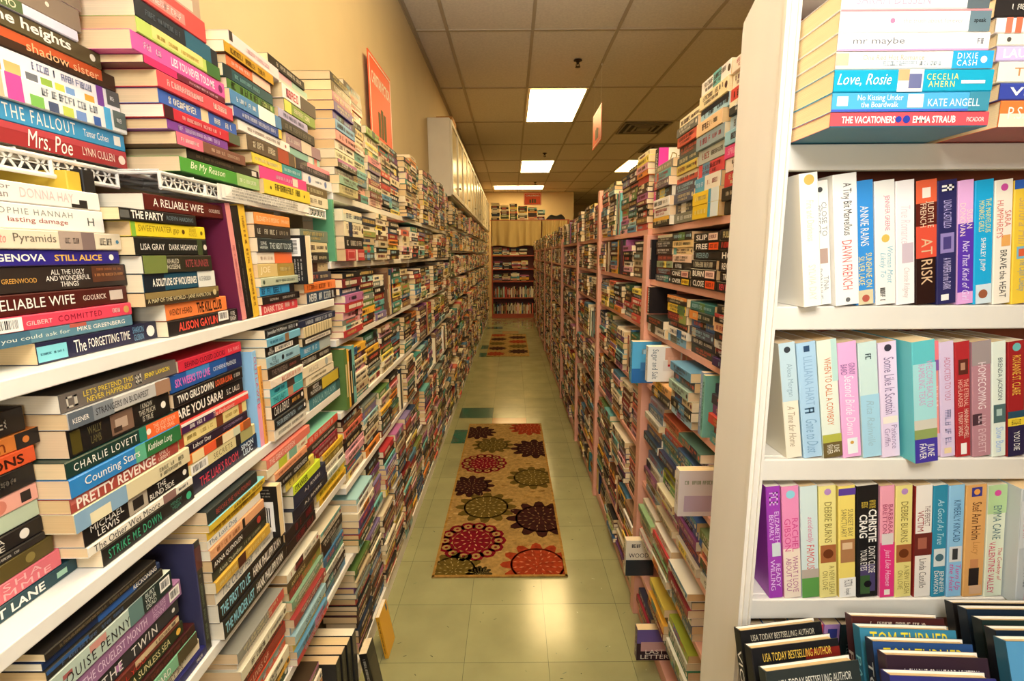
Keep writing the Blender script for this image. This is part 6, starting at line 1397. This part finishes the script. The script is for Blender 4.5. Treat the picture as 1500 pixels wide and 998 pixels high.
for k in range(5):
    meds2 += [(-.25 + .02 * (k % 2), 7.25 + .43 * k, .17, [RO, DB, OL, DB, RO][k], [LRO, LDB, LOL, LDB, LRO][k], 's'), (.1, 7.42 + .43 * k, .19, [DB, OL, RO, DB, OL][k], [LDB, LOL, LRO, LDB, LOL][k], 's')]
rug(-.375, .252, 7.08, 9.1, meds2, 'second tan medallion rug farther down the aisle near the back bookcase')

# ================================================================== signs
M_SIGN = mat('orange_card', 'e8592a', .5); M_SIGNW = mat('sign_white', 'efe4d0', .5); M_SIGND = mat('sign_olive', '5a5426', .6)
def sign(axis, c, w, h, text, label, strings=True, ztop=Z_CEIL):
    """hanging card; axis 'x': faces along X, axis 'y': faces along Y"""
    r = empty('hanging_sign', c)
    b = MB(); t = .004
    b.box((-w / 2, -t / 2, -h / 2), (w / 2, t / 2, h / 2)); bo = b.build('card', M_SIGN, r)
    for s in (-1, 1):
        f = MB(); y0, y1 = (s * t / 2, s * (t / 2 + .0015)) if s > 0 else (s * (t / 2 + .0015), s * t / 2); e = .012; k = .006
        f.box((-w / 2 + e, y0, -h / 2 + e), (w / 2 - e, y1, -h / 2 + e + k)); f.box((-w / 2 + e, y0, h / 2 - e - k), (w / 2 - e, y1, h / 2 - e)); f.box((-w / 2 + e, y0, -h / 2 + e), (-w / 2 + e + k, y1, h / 2 - e)); f.box((w / 2 - e - k, y0, -h / 2 + e), (w / 2 - e, y1, h / 2 - e))
        f.build('border', M_SIGNW, r)
        rr_ = letters(text, 'b') if text else None
        L_ = MB()
        if rr_: L_.raw([((-s) * (-w * .4 + u * w * .8), s * (t / 2 + .0012), h * .2 + v * h * .13) for u, v in rr_[0]], rr_[1], (1, 1, 1, 1)); L_.build('lettering', M_SIGNW, r)
        ic = MB()                                                      # three book spines drawn under the words
        for q, (a, hh) in enumerate(((-.055, .3), (0, .36), (.055, .33))):
            ic.box((a - .02, y0, -h * .32), (a + .02, y1, -h * .32 + h * hh * .9))
        ic.build('book_icon', M_SIGND, r)
    if strings:
        for sx in (-w * .4, w * .4):
            m = MB(); m.tube((sx, 0, h / 2), (sx, 0, ztop - c[2] - .002), .0007, n=5); m.build('string', M_STRING, r)
            m = MB(); m.box((sx - .006, -.004, ztop - c[2] - .014), (sx + .006, .004, ztop - c[2] - .0008)); m.build('clip', M_STRING, r)
    if axis == 'x': r.rotation_euler = (0, 0, PI / 2)
    tag(r, label, 'sign', 'orange section signs')
    return r
p = onX(883, 180, .775)
sign('x', (.775, 4.72, 2.57), .46, .30, '', 'orange sign hanging edge-on by two strings right of the nearest ceiling light')
sign('y', (.50, 11.9, 2.72), .40, .28, "CHILDREN'S", 'orange sign hanging above the back bookcase')
s_ = sign('x', (-.665, 2.735, 2.19), .44, .44, 'CHRISTIAN FICTION', 'orange sign with white border standing against the left wall behind the top books', strings=False)

# folded paper sheets on the long rack
M_PAPER = mat('printed_paper', rough=.7, attr=True)
def sheets():
    m = MB(); x0, x1, y0, y1 = -.542, -.512, .92, 1.30
    z = RACK_Z - .0285
    n = 10
    for k in range(3):
        for i in range(n):
            a, b = y0 + (y1 - y0) * i / n + .01 * k, y0 + (y1 - y0) * (i + 1) / n + .01 * k
            pa, pb = .004 * math.sin(i * 1.1 + k), .004 * math.sin((i + 1) * 1.1 + k)
            m.poly([(-.5235 + .0012 * k + pa * .5, a, RACK_Z - .03 + .004 * k), (-.5235 + .0012 * k + pb * .5, b, RACK_Z - .03 + .004 * k), (-.522 + .001 * k, b, RACK_Z - .002), (-.522 + .001 * k, a, RACK_Z - .002)], lin('f0ece2'))
    for j in range(4):
        t2 = MB(); marks(t2, y0 + .04, y1 - .05, 0, .0035, lin('8a8680'), 0, random.Random(j))
        m.raw([(-.518, q[0], RACK_Z - .024 + .0058 * j + q[1]) for q in t2.v], t2.f, lin('8a8680'))
    o = m.build('paper_sheets', M_PAPER)
    tag(o, 'folded white printed sheets hanging on the front of the long wire rack', 'paper')
sheets()
# things tucked upright behind the nearest stack, under the racks
upright(-1, -.575, .672, 1.3336, .235, .10, .022, 'c9a83a', [B(.55, .95, 'e9e2cf', .2, .8)], 'upright yellow box-like book behind the nearest left stack, under the racks', GM)
upright(-1, -.575, .697, 1.3336, .24, .10, .02, '23211f', [S(.2, .8, 'bdb6a8', .3, .5)], 'upright black book behind the nearest left stack, under the racks', GM)

# ================================================================== curtain, bag and oddments at the far end
M_CLOTH = noisy(mat('curtain_cloth', 'cdb47c', .85, spec=.1), 6, .12, (1, 1, .3))
def curtain(x0, x1, zt, zb, y, label):
    m = MB(); nx, nz = 90, 14
    def P(i, j):
        u = i / nx; v = j / nz
        f = .032 * math.sin(u * 38 + 1.3 * math.sin(u * 9)) + .02 * math.sin(u * 17 + v * 2.0)
        return (x0 + (x1 - x0) * u + .006 * math.sin(v * 4 + u * 20), y - .075 - f * (.5 + .6 * v), zt + (zb + .02 * math.sin(u * 11) - zt) * v)
    for i in range(nx):
        for j in range(nz): m.poly([P(i, j), P(i, j + 1), P(i + 1, j + 1), P(i + 1, j)])
    o = m.build('curtain', M_CLOTH)
    md = o.modifiers.new('thickness', 'SOLIDIFY'); md.thickness = .003
    tag(o, label, 'curtain', 'curtains on the back bookcase')
curtain(-.45, .665, BZ[0] - .026, onY(750, 361, BY).z, BY - .012, 'pale tan curtain gathered below the top of the back bookcase')
curtain(.69, 1.25, BZ[0] - .026, onY(800, 350, BY).z, BY - .012, 'shorter tan curtain on the right end of the back bookcase')
M_BAG = noisy(mat('black_cloth_bag', '17140f', .6), 9, .2)
def bag():
    m = MB(); x0, x1 = .80, 1.22; n, k_ = 22, 10
    for i in range(n):
        for j in range(k_):
            def P(a, b):
                u = a / n; t = PI * b / k_
                hh = .10 * (math.sin(PI * min(max(u, .02), .98)) ** .45) * (1 + .28 * math.sin(u * 9) + .35 * u)
                return (x0 + (x1 - x0) * u, BY + .13 - .10 * math.cos(t) * (.6 + .4 * math.sin(PI * min(max(u, .02), .98))), BZ[0] + .001 + hh * math.sin(t) ** .7 if 0 < b < k_ else BZ[0] + .001)
            m.poly([P(i, j), P(i + 1, j), P(i + 1, j + 1), P(i, j + 1)])
    tag(m.build('cloth_bag', M_BAG), 'black slumped cloth bag on top of the back bookcase', 'bag')
bag()
# parcels lying on top of the wall cabinets
M_BOX = noisy(mat('tan_carton', 'c08a4a', .7), 12, .12)
for k, (y, l, h, w) in enumerate(((4.95, .3, .12, 'nearest'), (5.9, .25, .08, 'second nearest'), (7.2, .3, .10, 'third nearest'), (9.1, .3, .09, 'farthest'))):
    r = empty('carton', (-.60, y, 2.578)); m = MB(); m.box((-.075, -l / 2, .0003), (.075, l / 2, h)); m.build('box', M_BOX, r, bevel=.003)
    m = MB(); m.box((-.0755, -.02, h + .0002), (.0755, .02, h + .0008)); m.build('tape', M_SIGNW, r)
    tag(r, 'small tan carton on top of the white wall cabinets, ' + w + ' of the four', 'box', 'cartons on the wall cabinets')

# ------------------------------------------------ past three hundred, the paperbacks that show smallest join the packed ones
bpy.context.view_layer.update()
def shown(o):
    """picture area of the spine of a book, within the frame"""
    me = o.children[0].data; M = o.matrix_world
    xs = [v.co.x for v in me.vertices]; ys = [v.co.y for v in me.vertices]
    q = [px_of(M @ Vector((a, b, 0))) for a, b in ((0, 0), (max(xs), 0), (max(xs), max(ys)), (0, max(ys)))]
    q = [(p[0], p[1]) for p in q]
    c = clip(q, 0, 1500, 0, 998)
    if not c: return 0
    return (6 if 'upright' in o['label'] or 'back cover' in o['label'] or 'bar code' in o['label'] else 1) * abs(sum(c[i][0] * c[(i + 1) % len(c)][1] - c[(i + 1) % len(c)][0] * c[i][1] for i in range(len(c)))) / 2
books = [o for o in bpy.data.objects if o.parent is None and o.name.startswith('paperback')]
KEEP = 300
books.sort(key=shown, reverse=True)
for o in books[KEEP:]:
    if shown(o) > 0:
        for ch in o.children:
            me = ch.data; M = o.matrix_world; ca = me.color_attributes['Col'].data; k = len(pk.v)
            pk.v += [tuple(M @ v.co) for v in me.vertices]
            mi = 1 if ch.name.startswith('cover') else 2
            for p in me.polygons:
                pk.f.append(tuple(k + i for i in p.vertices)); pk.c.append(tuple(ca[p.loop_start].color)); pk.m.append(mi)
    for ch in list(o.children): bpy.data.objects.remove(ch)
    bpy.data.objects.remove(o)
tag(pk.build('packed_paperbacks', [M_STUFF, M_COVER, M_PAGES]), 'long dense runs of paperbacks filling the farther shelves on both sides and the back', 'books', kind='stuff')
bpy.data.objects.remove(_fo)
